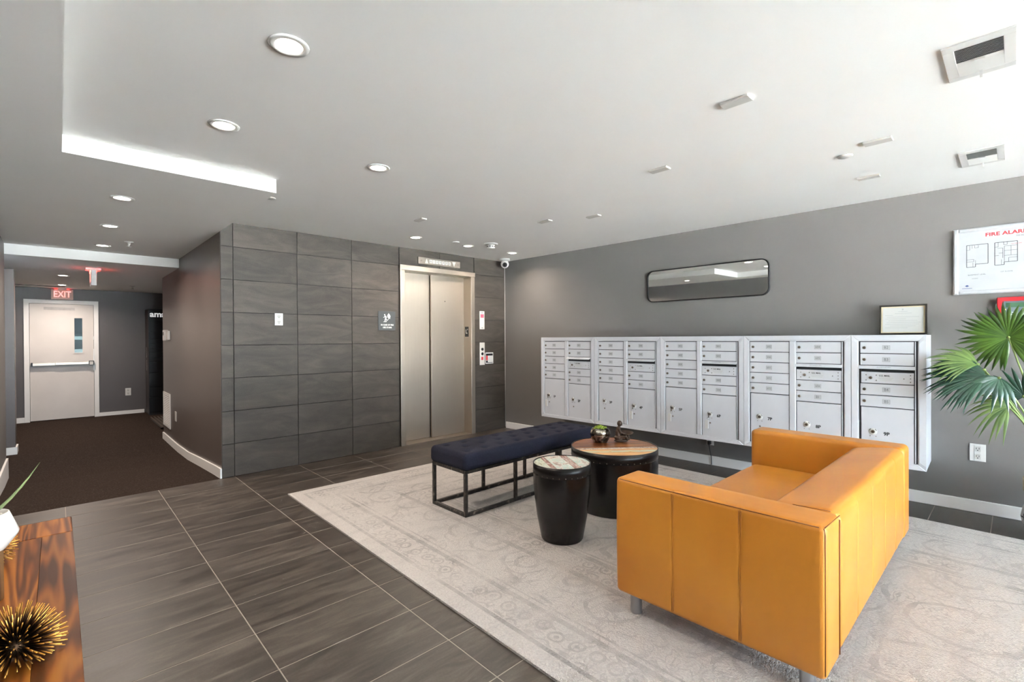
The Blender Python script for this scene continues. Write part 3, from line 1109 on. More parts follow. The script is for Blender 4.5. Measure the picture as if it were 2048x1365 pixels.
# corridor wall fittings (wall faces -x)
RC = radians(-90)
rv = thing('return_air_grille', 'white return air grille low on the brown corridor wall', 'vent', (XC, 3.16, .335), RC)
gw, gh = .29, .245
MB().box(-gw, gw, -.012, -.001, gh - .03, gh).box(-gw, gw, -.012, -.001, -gh, -gh + .03).box(-gw, -gw + .03, -.012, -.001, -gh + .03, gh - .03).box(gw - .03, gw, -.012, -.001, -gh + .03, gh - .03).build('grille_frame', m_white, rv)
MB().box(-gw + .03, gw - .03, -.003, -.001, -gh + .03, gh - .03).build('grille_back', m_dark, rv)
for i in range(17):
    z = -gh + .042 + i * .0253
    MB().add([(-gw + .03, -.003, z + .012), (gw - .03, -.003, z + .012), (gw - .03, -.011, z), (-gw + .03, -.011, z), (-gw + .03, -.003, z + .0145), (gw - .03, -.003, z + .0145), (gw - .03, -.011, z + .0025), (-gw + .03, -.011, z + .0025)],
             [(0, 1, 2, 3), (7, 6, 5, 4), (3, 2, 6, 7), (0, 4, 5, 1), (0, 3, 7, 4), (1, 5, 6, 2)]).build('slat', m_white, rv)
sw = thing('thermostat', 'white wall thermostat on the brown corridor wall', 'thermostat', (XC, 2.99, 1.405), RC)
bevel(MB().box(-.15, -.02, -.05, -.001, -.075, .075).build('housing', m_white, sw), .006)
bevel(MB().box(.03, .15, -.035, -.001, -.068, .062).build('side_housing', m_white, sw), .006)
MB().box(-.12, -.05, -.052, -.05, 0, .045).build('screen', m_inkgrey, sw)
jk = thing('jack_plate', 'small white blank cover plate near the corridor wall base', 'cover plate', (XC, 2.465, .318), RC)
bevel(MB().box(-.05, .05, -.006, -.0005, -.065, .065).build('plate', m_white, jk), .002)
for z in (.045, -.045):
    MB().lathe([(.004, .0075), (.004, .006)], 8, 0, z, axis='y').build('screw', m_steel, jk)

# exit signs
ex = thing('exit_sign', 'lit red EXIT sign on the wall above the white corridor door', 'sign', (-4.782, YD, 2.153))
bevel(MB().box(-.143, .143, -.05, -.001, -.087, .087).build('housing', mat('sign_face_cream', rgb(205, 172, 160), .5), ex), .004)
MB().text('EXIT', .155, 0, 0.0, -.0502, .002, weight=.003, sx=.72).build('lettering', m_exitred, ex)
MB().box(-.06, .06, -.05, -.001, .087, .107).build('canopy', m_offwhite, ex)
MB().box(-.10, .10, -.045, -.02, .087, .089).build('glow_slot', m_exitglow, ex)
ex2 = thing('exit_sign', 'hanging EXIT sign seen edge on under the corridor ceiling', 'sign', (-4.508, 2.947, HC - .125), radians(90))
bevel(MB().box(-.15, .15, -.027, .027, -.1, .1).build('housing', m_white, ex2), .004)
for sgn in (1, -1):
    t_ = MB().text('EXIT', .16, 0, 0, -.0275, .002, weight=.003, sx=.72)
    o_ = t_.build('lettering', m_exitred, ex2)
    if sgn < 0:
        o_.rotation_euler = (0, 0, pi)
    g_ = MB().box(-.12, .12, -.031, -.0272, .07, .098).build('glow_strip', m_exitglow, ex2)
    if sgn < 0:
        g_.rotation_euler = (0, 0, pi)
MB().box(-.1, .1, -.075, .075, .104, .124).build('canopy', m_white, ex2)
MB().box(-.06, .06, -.02, .02, .099, .105).build('stem', m_white, ex2)

# black parcel lockers
lk = thing('parcel_locker', 'tall black parcel locker bank with white lettering past the corridor corner', 'locker', (-3.615, 5.90, ramp_z(5.9)))
HL = 1.99
MB().box(0, 1.35, .012, YD - 5.9 - .02, 0, HL).build('carcass', mat('black_locker_side', rgb(30, 29, 31), .45), lk)
MB().box(-.002, 0, .05, .4, 0.02, HL - .01).build('side_panel', mat('charcoal_locker_side', rgb(52, 48, 48), .5), lk)
hd = MB().box(0, 1.35, -.004, .012, HL - .21, HL).build('header_panel', mat('black_locker_header', rgb(20, 20, 24), .35), lk)
MB().text('amazon', .15, .02, HL - .1, -.004, .002, align='LEFT', weight=.004).build('lettering', emit('brightened_white_letters', (1, 1, 1, 1), .3), hd)  # emission put on the unlit white letters to brighten them
m_lockd = mat('black_locker_door', rgb(14, 14, 17), .32, var=.1)
zz = [0.05, .34, .53, .80, 1.0, 1.07, 1.18, 1.24, 1.34, 1.42, 1.56, HL - .212]
for i in range(3):
    for a, b in zip(zz, zz[1:]):
        bevel(MB().box(i * .45 + .004, i * .45 + .446, -.006, .012, a + .003, b - .003).build('locker_door', m_lockd, lk), .002, 1)
vt = MB().text('PARCEL  PICKUP', .06, 0, 0, 0, .001, vertical=True, weight=.001)
vo = vt.build('side_lettering', m_offwhite, lk, loc=(-.003, .28, 1.05))
vo.rotation_euler = (0, 0, radians(-90))
mt_ = thing('entrance_mat', 'ribbed brown entrance mat on carpet before the black lockers', 'mat', (-3.05, 5.0, ramp_z(5.0) + .004))
MB().box(-.60, .6, -.75, .72, -.002, .006).build('mat_base', mat('brown_mat_base', rgb(36, 28, 25), .95), mt_)
for i in range(24):
    MB().box(-.58 + i * .05, -.555 + i * .05, -.73, .70, .006, .011).build('rib', mat('brown_mat_rib', rgb(70, 58, 51), .95) if i == 0 else bpy.data.materials['brown_mat_rib'], mt_)


# ------------------------------------------------------------------ ceiling fittings
def downlight(label, x, y, z, watts, col, r=.05, spread=150):
    o = thing('recessed_downlight', label, 'ceiling light', (x, y, z))
    MB().lathe([(r + .005, 0), (r + .024, -.001), (r + .022, -.007), (r, -.006), (r, 0)], 32).build('trim_ring', m_white, o)
    MB().lathe([(0, -.0025), (r - .001, -.0025), (r - .001, -.0005)], 32, smooth=False).build('lens', m_glow, o)
    ld = bpy.data.lights.new('downlight', 'AREA')
    ld.shape = 'DISK'
    ld.size = 2 * r
    ld.energy = watts
    ld.color = col
    ld.spread = radians(spread)
    lo = bpy.data.objects.new('lamp', ld)
    lo.parent = o
    lo.location = (0, 0, -.012)
    COL.objects.link(lo)
    return o


downlight('recessed downlight, the largest looking, above the console table end of the room', -4.186, -3.315, H, LAMP_W, WARM)
downlight('recessed downlight beside the white step in the ceiling', -4.196, -2.362, H, LAMP_W, WARM)
downlight('recessed downlight in the upper ceiling midway between ceiling step and elevator', -3.291, -2.338, H, LAMP_W, WARM)
downlight('recessed downlight just outside the tiled wall, above the stairs sign', -1.925, -.613, H, LAMP_W, WARM)
downlight('recessed downlight in front of the elevator indicator, middle of its row of three', -1.182, -.618, H, LAMP_W, WARM)
downlight('recessed downlight closest to the security camera', -.443, -.633, H, LAMP_W, WARM)
downlight('recessed downlight in the lowered ceiling, closest to the ceiling step', -4.496, -.757, HS, LAMP_W * .7, WARM)
downlight('recessed downlight in the lowered ceiling, second of three into the corridor', -4.493, .409, HS, CORRIDOR_W, WARM2)
downlight('recessed downlight in the lowered ceiling, just before the white beam', -4.483, 1.617, HS, CORRIDOR_W, WARM2)
downlight('recessed corridor downlight past the beam, beside the hanging exit sign', -4.785, 4.025, HC, CORRIDOR_W, WARM2)
downlight('recessed corridor downlight directly over the exit door', -4.788, 5.598, HC, CORRIDOR_W, WARM2)


def plate(label, x, y, w=.07, l=.135):
    o = tag(bevel(MB().box(-w / 2, w / 2, -l / 2, l / 2, -.013, 0).build('ceiling_cover_plate', m_offwhite, None, (x, y, H)), .004), label, 'cover plate', 'blank plates on the ceiling')
    return o


plate('white blank ceiling plate, the biggest looking, standing alone mid ceiling', -2.463, -4.323)
plate('white blank ceiling plate just above the round sprinkler cap beside the smaller vent', -1.371, -4.698)
plate('white blank ceiling plate closest to the mailbox wall, above the framed certificate', -.636, -4.527, .06, .13)
plate('white blank ceiling plate over the middle of the mailbox wall, above the mirror', -1.884, -3.59, .063, .135)
plate('white blank ceiling plate above the downlights in front of the elevator', -2.331, -1.344, .06, .14)
plate('white blank ceiling plate nearer the elevator of a pair above the tiled corner', -1.403, -2.099, .063, .145)
plate('white blank ceiling plate nearer the mirror of a pair above the tiled corner', -1.205, -2.534, .055, .14)


def supply_vent(label, x0, x1, y0, y1):
    o = thing('ceiling_vent', label, 'vent', ((x0 + x1) / 2, (y0 + y1) / 2, H))
    w, l = (x1 - x0) / 2, (y1 - y0) / 2
    f = .045
    fr = MB().box(-w, -w + f, -l, l, -.007, 0).box(w - f, w, -l, l, -.007, 0).box(-w + f, w - f, -l, -l + f * .8, -.007, 0).box(-w + f, w - f, l - f * .8, l, -.007, 0)
    bevel(fr.build('vent_frame', m_white, o), .002)
    MB().box(-w + f, w - f, -l + f * .8, l - f * .8, -.0015, 0).build('vent_back', mat('vent_shadow', rgb(88, 94, 96), .8), o)
    n = 22
    for i in range(n):
        x = -w + f + (2 * w - 2 * f) * (i + .5) / n
        t = -.008 if i < n // 2 else .008     # two-way louvres
        MB().add([(x - t * .5, -l + f * .8, -.002), (x + t, -l + f * .8, -.009), (x + t + .0012, -l + f * .8, -.009), (x - t * .5 + .0012, -l + f * .8, -.002),
                  (x - t * .5, l - f * .8, -.002), (x + t, l - f * .8, -.009), (x + t + .0012, l - f * .8, -.009), (x - t * .5 + .0012, l - f * .8, -.002)],
                 [(0, 1, 2, 3), (7, 6, 5, 4), (0, 4, 5, 1), (1, 5, 6, 2), (2, 6, 7, 3), (3, 7, 4, 0)]).build('slat', m_white, o)
    MB().box(-.006, .006, -.015, .015, -.013, -.004).box(w - f - .02, w - f - .01, -.004, .004, -.04, -.012).build('lever', m_white, o)
    return o


supply_vent('white louvred ceiling vent, the larger looking one at the frame corner', -2.285, -1.925, -5.255, -5.045)
supply_vent('white louvred ceiling vent, closer to the mailbox wall above the fire plan', -.757, -.395, -5.205, -5.0)


def sprinkler_cap(label, x, y, z):
    return tag(MB().lathe([(0, -.009), (.036, -.009), (.041, -.006), (.041, -.002), (.034, -.001), (.034, 0)], 28).build('concealed_sprinkler', m_white, None, (x, y, z)), label, 'sprinkler')


sprinkler_cap('round white sprinkler cap between two blank plates near the smaller ceiling vent', -1.229, -4.508, H)
sprinkler_cap('round white concealed sprinkler cap in the lowered ceiling near the tile corner', -3.6, -1.132, H)
sprinkler_cap('round white concealed sprinkler cap between the lights over the elevator', -1.436, -.712, H)


def pendant_sprinkler(label, x, y, z):
    o = thing('pendant_sprinkler', label, 'sprinkler', (x, y, z))
    MB().lathe([(.04, 0), (.038, -.006), (.015, -.01), (.012, -.03), (0.006, -.04), (0, -.04)], 20).build('escutcheon', m_white, o)
    MB().lathe([(0, -.052), (.02, -.052), (.02, -.049), (.004, -.047), (.004, -.038)], 16).build('deflector', m_chrome, o)
    return o


pendant_sprinkler('pendant sprinkler head in the lowered ceiling before the white beam', -4.292, 1.192, HS)
pendant_sprinkler('tiny pendant sprinkler head in the corridor ceiling beyond the hanging sign', -3.92, 5.055, HC)
sd = thing('smoke_detector', 'white round smoke detector on ceiling close to the security camera', 'smoke detector', (-1.06, -.905, H))
MB().lathe([(.085, 0), (.083, -.012), (.05, -.02), (.05, 0)], 32).build('base', m_white, sd)
hdm = MB().lathe([(.05, -.016), (.05, -.05), (.044, -.06), (0, -.062)], 32).build('head', m_white, sd)
for i in range(10):
    a = 2 * pi * i / 10
    o_ = MB().box(-.010, .010, -.0015, .0015, -.044, -.033).build('vent_slot', m_dark, hdm, (.0495 * cos(a), .0495 * sin(a), 0))
    o_.rotation_euler = (0, 0, a + pi / 2)
sc_ = thing('security_camera', 'white dome security camera with black lens in the ceiling corner', 'camera', (-.185, -.2, H))
MB().lathe([(.075, 0), (.075, -.02), (.06, -.03), (0, -.03)], 28).build('mount', m_white, sc_)
eye = MB()
eye.lathe([(.058 * cos(radians(a)), .058 * sin(radians(a))) for a in range(-90, 61, 10)] + [(.027, .052)], 28)
eyeo = eye.build('eyeball', m_white, sc_, (0, 0, -.075))
look = Vector((-.62, -.72, -.32)).normalized()
eyeo.rotation_euler = look.to_track_quat('Z', 'Y').to_euler()
MB().lathe([(0, .0535), (.03, .0535), (.034, .0500), (.034, .047)], 24, smooth=False).build('lens_face', m_black, eyeo)
MB().lathe([(0, .0565), (.009, .055), (.012, .0535)], 16).build('lens', mat('camera_lens', rgb(8, 8, 10), .08), eyeo)
tag(MB().tube([(-.012, -.008, H - .02), (-.012, -.008, 1.6), (-.012, -.008, .95), (-.012, -.008, .02)], .0045, 6).build('corner_cable', m_offwhite), 'thin pale cable dropping down the wall corner from the camera', 'cable')
ls = thing('slot_diffuser', 'thin dark slot diffuser in the corridor ceiling near the exit sign', 'vent', (-5.05, YD - .42, HC))
MB().box(-.30, .30, -.035, .035, -.006, 0).build('slot_frame', m_dark, ls)
MB().box(-.29, .29, -.005, .005, -.008, -.006).build('slot_blade', m_inkgrey, ls)

# ------------------------------------------------------------------ mailboxes
DEP = .43
ZT, ZB = 1.341, .343


def door_mesh(w, h, kind):
    b = MB()
    if kind == 'box':
        b.cham(0, w, 0, .014, 0, h, .0018)
        b.box(-.0045, 0, -.003, .004, 0.001, h - .001)
    elif kind == 'us':
        b.cham(0, w, -.004, .014, 0, h, .0016)
    else:
        b.cham(0, w, 0, .014, 0, h, .002)
    me = b.mesh('compartment_door')
    me.materials.append(m_mail)
    return me


DOORS = {}


def get_door(w, h, kind):
    k = (round(w, 4), round(h, 4), kind)
    if k not in DOORS:
        DOORS[k] = door_mesh(w, h, kind)
    return DOORS[k]


lockm = MB().lathe([(.0075, .008), (.011, .006), (.011, 0)], 14, 0, 0, axis='y')
lockm.box(-.0012, .0012, -.0086, -.0078, -.005, .005, 1)
LOCK = lockm.mesh('lock')
LOCK.materials.append(m_lockmetal)
LOCK.materials.append(m_dark)
disc = MB().lathe([(.012, .0035), (.027, .003), (.027, 0)], 26, 0, 0, axis='y', mi=0)
disc.lathe([(.009, .013), (.0125, .011), (.0125, .003)], 16, 0, 0, axis='y', mi=1)
disc.box(-.0012, .0012, -.0136, -.0128, -.006, .006, 2)
for sg_ in (-1, 1):
    stroke(disc, [(sg_ * .022, .008), (sg_ * .018, .015), (sg_ * .012, .0205)], .0035, -.0043, .001)
for i in range(len(disc.mi) - 12, len(disc.mi)):
    pass
DISC = disc.mesh('parcel_lock')
for m in (m_white, m_lockmetal, m_dark):
    DISC.materials.append(m)
nst = 2 * 2 * 6
for p in list(DISC.polygons)[-nst:]:
    p.material_index = 2


def mailbox(s0, s1, columns, label, tags=()):
    """columns: list of (x0, x1, kind, numbers, parcel_name)"""
    u = thing('mailbox_unit', label, 'mailbox', MW(s0, DEP, 0), ROT_M, 'wall mailbox units')
    W_ = s1 - s0
    g = .0015
    # cabinet body behind the face
    MB().box(g, W_ - g, .022, DEP - .002, ZB + .002, ZT - .002).build('cabinet', m_mail, u)
    MB().box(.045, W_ - .045, .0205, .0218, ZB + .036, ZT - .042).build('gap_shade_sheet', m_gap, u)  # dark sheet that paints shade into the gaps between doors
    # face frame: mitred boards around the opening
    fr = MB()
    fs_ = .040
    x0, x1 = g, W_ - g
    o = [(x0, ZB), (x1, ZB), (x1, ZT), (x0, ZT)]
    i_ = [(x0 + fs_, ZB + .034), (x1 - fs_, ZB + .034), (x1 - fs_, ZT - fs_), (x0 + fs_, ZT - fs_)]
    for k in range(4):
        j = (k + 1) % 4
        p = [o[k], o[j], i_[j], i_[k]]
        c = [(sum(q[0] for q in p) / 4, sum(q[1] for q in p) / 4)]
        n = len(fr.v)
        vs = [(x, .022, z) for x, z in p] + [(x, .004, z) for x, z in p]
        ins = [(x + (c[0][0] - x) * .02 + (0), .0, z + (c[0][1] - z) * .06) for x, z in p]
        fr.add(vs + ins, [(0, 1, 5, 4), (1, 2, 6, 5), (2, 3, 7, 6), (3, 0, 4, 7), (4, 5, 9, 8), (5, 6, 10, 9), (6, 7, 11, 10), (7, 4, 8, 11), (8, 9, 10, 11)])
    fr.build('face_frame', m_mail_rim, u, fix=False)
    # inner steps
    b = MB()
    t = .007
    ix0, ix1, iz0, iz1 = x0 + fs_, x1 - fs_, ZB + .034, ZT - fs_
    for d in ((ix0, ix0 + t, iz0, iz1), (ix1 - t, ix1, iz0, iz1), (ix0 + t, ix1 - t, iz0, iz0 + t), (ix0 + t, ix1 - t, iz1 - t, iz1)):
        b.box(d[0], d[1], .006, .024, d[2], d[3])
    for a, c in zip(columns, columns[1:]):
        b.cham(a[1] + .006, c[0] - .006, .003, .024, iz0 + t, iz1 - t, .005)
    b.build('inner_frame', m_mail_rim, u)
    for (cx0, cx1, kind, nums, pname) in columns:
        w = cx1 - cx0
        # hinge edge strip right of the doors
        MB().box(cx1 + .006, cx1 + .011, .004, .024, iz0 + .012, iz1 - .012).build('hinge_strip', m_mail_rim, u)
        if kind == 5:
            slots = [('box', 1.29 - .0922 * (k + 1), .0922, n_) for k, n_ in enumerate(nums)]
            pz = 1.29 - .0922 * 5
        else:
            slots = [('box', 1.198, .092, nums[0]), ('box', 1.106, .092, nums[1]), ('us', .967, .091, None), ('box', .876, .091, nums[2]), ('box', .785, .091, nums[3])]
            pz = .785
        for kd, z0, h, num in slots:
            d = link('compartment_door', get_door(w, h - .006, kd), u, (cx0, .008, z0 + .003))
            if kd == 'box':
                link('lock', LOCK, d, (.020, 0, h * .45))
                nb_ = MB().box(-.023, .023, -.0012, 0, -.0165, .0165, 0)
                for e in ((-.023, .023, .0155, .0165), (-.023, .023, -.0165, -.0155), (-.023, -.022, -.0155, .0155), (.022, .023, -.0155, .0155)):
                    nb_.box(e[0], e[1], -.0016, -.0012, e[2], e[3], 1)
                nb_.text(num, .030 if len(num) == 2 else .026, 0, 0, -.0013, .0006, mi=1, sx=.86)
                nb_.build('number_plate', [m_plate, m_inkgrey], d, (w * .49, 0, h * .47))
            else:
                link('lock', LOCK, d, (w * .19, -.004, h * .45))
                lb = MB().box(-.052, .052, -.001, 0, -.028, .028, 0)
                lb.text('U.S. MAIL', .0165, -.004, .016, -.001, .0006, mi=1, weight=.0005)
                for q in range(3):
                    lb.box(-.046 + q * .006, .046 - q * .004, -.0014, -.001, -.002 - q * .0085, .0005 - q * .0085, 2)
                lb.build('mail_label', [mat('label_silver', rgb(206, 207, 209), .4) if 'label_silver' not in bpy.data.materials else bpy.data.materials['label_silver'], m_ink, m_inkpale], d, (w * .47, -.004, h * .47))
                sw_ = MB()
                for (qx, qz) in ((.1, .68), (.1, .24), (.3, .68), (.3, .24), (.94, .75), (.94, .48), (.94, .2), (.82, .45)):
                    sw_.lathe([(.0028, .003), (.004, 0)], 8, w * qx, h * qz, axis='y')
                so = sw_.build('screws', m_chrome, d, (0, -.004, 0))
                so['kind'] = 'stuff'
        if kind == 4:
            hood = MB()
            # sloped hood over the outgoing slot
            a0, a1 = -.014, w + .012
            hood.add([(a0, .008, 1.104), (a1, .008, 1.104), (a1, -.026, 1.083), (a0, -.026, 1.083), (a0, .008, 1.101), (a1, .008, 1.101), (a1, -.026, 1.0795), (a0, -.026, 1.0795)],
                     [(0, 3, 2, 1), (4, 5, 6, 7), (3, 7, 6, 2), (0, 1, 5, 4), (0, 4, 7, 3), (1, 2, 6, 5)])
            ho = hood.build('slot_hood', m_mail_rim, u, (cx0, 0, 0))
            hl = MB().text('OUTGOING MAIL', .011, w * .45, 0, 0, .0004)
            hlo = hl.build('hood_lettering', m_inkgrey, ho, (0, -.0095, 1.0942))
            hlo.rotation_euler = (radians(-58), 0, 0)
            MB().box(.006, w - .006, .008, .02, 1.062, 1.098).build('mail_slot', m_dark, u, (cx0, 0, 0))
        # parcel locker door
        pd = link('parcel_door', get_door(w, pz - .377 - .004, 'par'), u, (cx0, .008, .377))
        lx = .074
        lz = (.618 if kind == 5 else .595) - .377
        link('parcel_lock', DISC, pd, (lx, 0, lz))
        MB().text(pname, .036, lx + .083, lz - .011, 0, .0006, weight=.0012).build('lettering', m_ink, pd)
        kh = MB().lathe([(.006, .003), (.008, 0)], 12, lx + .002, lz - .084, axis='y')
        kh.lathe([(.0025, .0025), (.0035, 0)], 8, lx - .018, lz - .036, axis='y').lathe([(.0025, .0025), (.0035, 0)], 8, lx + .018, lz - .036, axis='y')
        kh.build('key_hole', m_lockmetal, pd)
        if pname in tags:
            k = thing('key_tag', 'white key tag hanging from parcel locker %s' % pname, 'key tag', MW(s0 + cx0 + lx, DEP + .012, lz + .377), ROT_M, 'key tags on parcel lockers')
            MB().box(-.004, .004, -.012, -.009, -.03, .004).lathe([(.009, .011), (.009, .009)], 12, 0, .006, axis='y').build('key', m_chrome, k)
            MB().tube([(.012 * sin(q * pi / 6), -.011 - .004 * (q % 2), -.038 + .012 * cos(q * pi / 6)) for q in range(13)], .0012, 5).build('key_ring', m_chrome, k)
            bevel(MB().box(-.034, -.001, -.018, -.008, -.135, -.055).build('tag', m_white, k), .003)
    return u


mailbox(1.083, 1.894, [(.053, .372, 5, ['101', '102', '103', '104', '105'], '1P'), (.430, .748, 4, ['201', '202', '203', '204'], '2P')],
        'grey wall mailbox unit with parcel lockers 1P and 2P, closest to the elevator', ('1P',))
mailbox(1.894, 2.714, [(.058, .379, 5, ['205', '206', '301', '302', '303'], '3P'), (.434, .752, 4, ['304', '305', '306', '401'], '4P')],
        'grey wall mailbox unit with parcel lockers 3P and 4P behind the statuette', ('4P',))
mailbox(2.714, 3.530, [(.053, .374, 5, ['402', '403', '404', '405', '406'], '5P'), (.430, .747, 4, ['501', '502', '503', '504'], '6P')],
        'grey wall mailbox unit with parcel lockers 5P and 6P', ('5P', '6P'))
mailbox(3.530, 4.339, [(.058, .366, 5, ['505', '506', '601', '602', '603'], '7P'), (.425, .741, 4, ['604', '605', '606', 'B1'], '8P')],
        'grey wall mailbox unit with parcel lockers 7P and 8P behind the sofa', ())
mailbox(4.339, 4.792, [(.064, .382, 4, ['B2', 'B3', 'B4', 'B5'], '9P')],
        'narrow single column grey mailbox unit with parcel locker 9P', ())

# ------------------------------------------------------------------ mirror, certificate, fire plan, alarm panel


def rrect(x0, x1, z0, z1, r, n=8):
    pts = []
    for cx, cz, a in ((x1 - r, z1 - r, 0), (x0 + r, z1 - r, 90), (x0 + r, z0 + r, 180), (x1 - r, z0 + r, 270)):
        for i in range(n + 1):
            t = radians(a + 90 * i / n)
            pts.append((cx + r * cos(t), cz + r * sin(t)))
    return pts


mr = thing('wall_mirror', 'wide rounded wall mirror with a thin black frame above the mailboxes', 'mirror', MW(2.985, .012, 1.91), ROT_M)
mr.rotation_euler = (0.014, 0, ROT_M - 0.014)
mw_, mh_ = .645, .178
o_ = rrect(-mw_, mw_, -mh_, mh_, .075)
i_ = rrect(-mw_ + .009, mw_ - .009, -mh_ + .009, mh_ - .009, .067)
n_ = len(o_)
fr = MB()
vs = [(x, .01, z) for x, z in o_] + [(x, -.022, z) for x, z in o_] + [(x, -.022, z) for x, z in i_] + [(x, -.008, z) for x, z in i_]
fs = []
for k in range(n_):
    j = (k + 1) % n_
    for q in range(3):
        fs.append((q * n_ + k, q * n_ + j, (q + 1) * n_ + j, (q + 1) * n_ + k))
fr.add(vs, fs).build('mirror_frame', m_black, mr)
MB().prism(i_, -.010, .008).build('mirror_glass', m_mirror, mr)

ct = thing('framed_certificate', 'small framed certificate leaning on top of the mailboxes', 'certificate', MW(4.628, .13, ZT + .002), ROT_M)
ct.rotation_euler = (-0.12, 0, ROT_M)
cw2, ch2 = .148, .238
f_ = MB()
for d in ((-cw2, -cw2 + .012, 0, ch2), (cw2 - .012, cw2, 0, ch2), (-cw2 + .012, cw2 - .012, 0, .012), (-cw2 + .012, cw2 - .012, ch2 - .012, ch2)):
    f_.box(d[0], d[1], -.016, .004, d[2], d[3])
f_.build('certificate_frame', mat('dark_brown_frame', rgb(42, 36, 28), .4), ct)
MB().box(-cw2 + .012, cw2 - .012, -.006, .002, .012, ch2 - .012).build('gilt_mat', mat('cream_gilt_mat', rgb(226, 212, 176), .5), ct)
MB().box(-cw2 + .022, cw2 - .022, -.0075, -.006, .02, ch2 - .02).build('document', m_paper, ct)
b = MB().lathe([(.006, .0085), (.006, .0075)], 10, 0, ch2 - .037, axis='y')
for q, (a_, e_) in enumerate(((-.03, .03), (-.05, .055), (-.11, -.06), (-.1, .1), (-.11, .02), (-.09, .09), (-.1, .11), (-.11, .1), (-.08, .08), (-.11, .03))):
    z = ch2 - .055 - q * .0145
    b.box(a_, e_, -.0082, -.0075, z, z + .0028)
b.build('document_print', m_inkpale, ct)

fb = thing('fire_alarm_plan', 'large white fire alarm annunciator plan board above the palm', 'plan board', MW(4.92, 0, 1.643), ROT_M)
BW, BH = .9, .497
m_alu = mat('white_aluminium', rgb(186, 187, 189), .45, 0)
f_ = MB()
for d in ((0, .03, 0, BH), (BW - .03, BW, 0, BH), (.03, BW - .03, 0, .03), (.03, BW - .03, BH - .03, BH)):
    f_.cham(d[0], d[1], -.024, -.001, d[2], d[3], .008)
f_.build('board_frame', m_alu, fb)
MB().box(.03, BW - .03, -.010, -.001, .03, BH - .03).build('board', mat('white_board', rgb(186, 187, 189), .55, spec=.3), fb)
MB().text('FIRE ALARM ANNUNCIATOR', .036, .45, BH - .062, -.0101, .0006, weight=.0008, sx=1.18).build('title_lettering', m_redink, fb)
MB().text('700 ROEDER ROAD, SILVER SPRING', .015, .45, BH - .09, -.0101, .0006).build('address_lettering', m_inkgrey, fb)


def plan(mb, x0, z0, w, h, rooms):
    y = -.0107
    def ln(a, b_, t=.0022):
        stroke(mb, [(x0 + a[0] * w, z0 + a[1] * h), (x0 + b_[0] * w, z0 + b_[1] * h)], t, y, .0006)
    for a, b_ in (((0, 0), (0, 1)), ((0, 1), (1, 1)), ((1, 1), (1, .12)), ((1, .12), (.42, .12)), ((.42, .12), (.42, 0)), ((.42, 0), (0, 0))):
        ln(a, b_, .003)
    for a, b_ in rooms:
        ln(a, b_, .0016)


r1 = [((0, .78), (.15, .78)), ((.15, .78), (.15, .98)), ((.26, .84), (.26, .98)), ((.38, .86), (.55, .86)), ((.38, .86), (.38, .97)), ((.55, .86), (.55, .97)),
      ((0, .34), (.34, .34)), ((.34, .34), (.34, .24)), ((.0, .24), (.34, .24)), ((.3, .0), (.3, .2)), ((.42, .12), (.42, .3))]
r2_ = [((0, .8), (.15, .8)), ((.15, .8), (.15, 1)), ((.4, .88), (.55, .88)), ((.4, .88), (.4, 1)), ((.55, .88), (.55, 1)), ((.43, .12), (.43, .82)), ((.43, .82), (1, .82)),
       ((.43, .62), (1, .62)), ((.43, .4), (1, .4)), ((.72, .4), (.72, .82)), ((.36, .3), (.36, .74)), ((.12, .74), (.36, .74)), ((.18, .52), (.36, .52)), ((0, .42), (.18, .42)), ((.3, 0), (.3, .24)), ((.62, .12), (.62, .3)), ((.62, .3), (1, .3))]
for x, rr in ((.075, r1), (.225, r2_), (.385, r2_), (.545, r2_), (.70, r2_)):
    b = MB()
    plan(b, x, .205, .115, .165, rr)
    b.build('floor_plan', m_ink, fb)
b = MB().text('BASEMENT LEVEL', .0125, .13, .145, -.0101, .0006).text('1ST FLOOR', .0125, .285, .155, -.0101, .0006).text('2ND FLOOR', .0125, .445, .155, -.0101, .0006)
b.text('LEGEND', .009, .12, .117, -.0101, .0006)
b.build('caption_lettering', m_inkgrey, fb)
MB().prism([(.065, .064), (.077, .072), (.089, .064), (.077, .056)], -.0107, -.0101).box(.05, .105, -.0107, -.0101, .044, .047).build('diamond_mark', mat('slate_blue_ink', rgb(70, 84, 130), .6), fb)
MB().text('YOU ARE HERE', .008, .335, .352, -.0101, .0006).build('red_caption', m_redink, fb)

ap = thing('fire_alarm_annunciator', 'red fire alarm control panel behind the upper palm leaf', 'alarm panel', MW(5.155, 0, 1.38), ROT_M)
AW, AH = .36, .228
bevel(MB().box(0, AW, -.06, -.001, 0, AH).build('housing', m_red, ap), .006)
MB().box(.035, AW - .035, -.064, -.06, .025, AH - .03).build('keypad_face', mat('slate_panel_face', rgb(92, 104, 112), .4), ap)
MB().box(.045, .14, -.066, -.064, AH - .075, AH - .042).build('display', mat('green_lcd', rgb(64, 96, 72), .25), ap)
for q, (x, z) in enumerate(((.175, .172), (.195, .182), (.195, .160), (.215, .172))):
    bevel(MB().box(x - .008, x + .008, -.068, -.064, z - .006, z + .006).build('arrow_key', m_white, ap), .002, 1)
MB().lathe([(.004, .066), (.004, .064)], 10, .042, AH - .09, axis='y').build('status_lamp', emit('amber_lamp', (1, .8, .1, 1), 1.2, rgb(230, 200, 60)), ap)
b = MB()
for c in range(4):
    for r in range(6):
        b.box(.055 + c * .055, .085 + c * .055, -.0648, -.064, .045 + r * .014, .049 + r * .014)
b.build('label_lines', m_inkpale, ap)
for c in range(4):
    MB().box(.05 + c * .06, .09 + c * .06, -.066, -.064, .028, .042).build('function_key', m_white, ap)


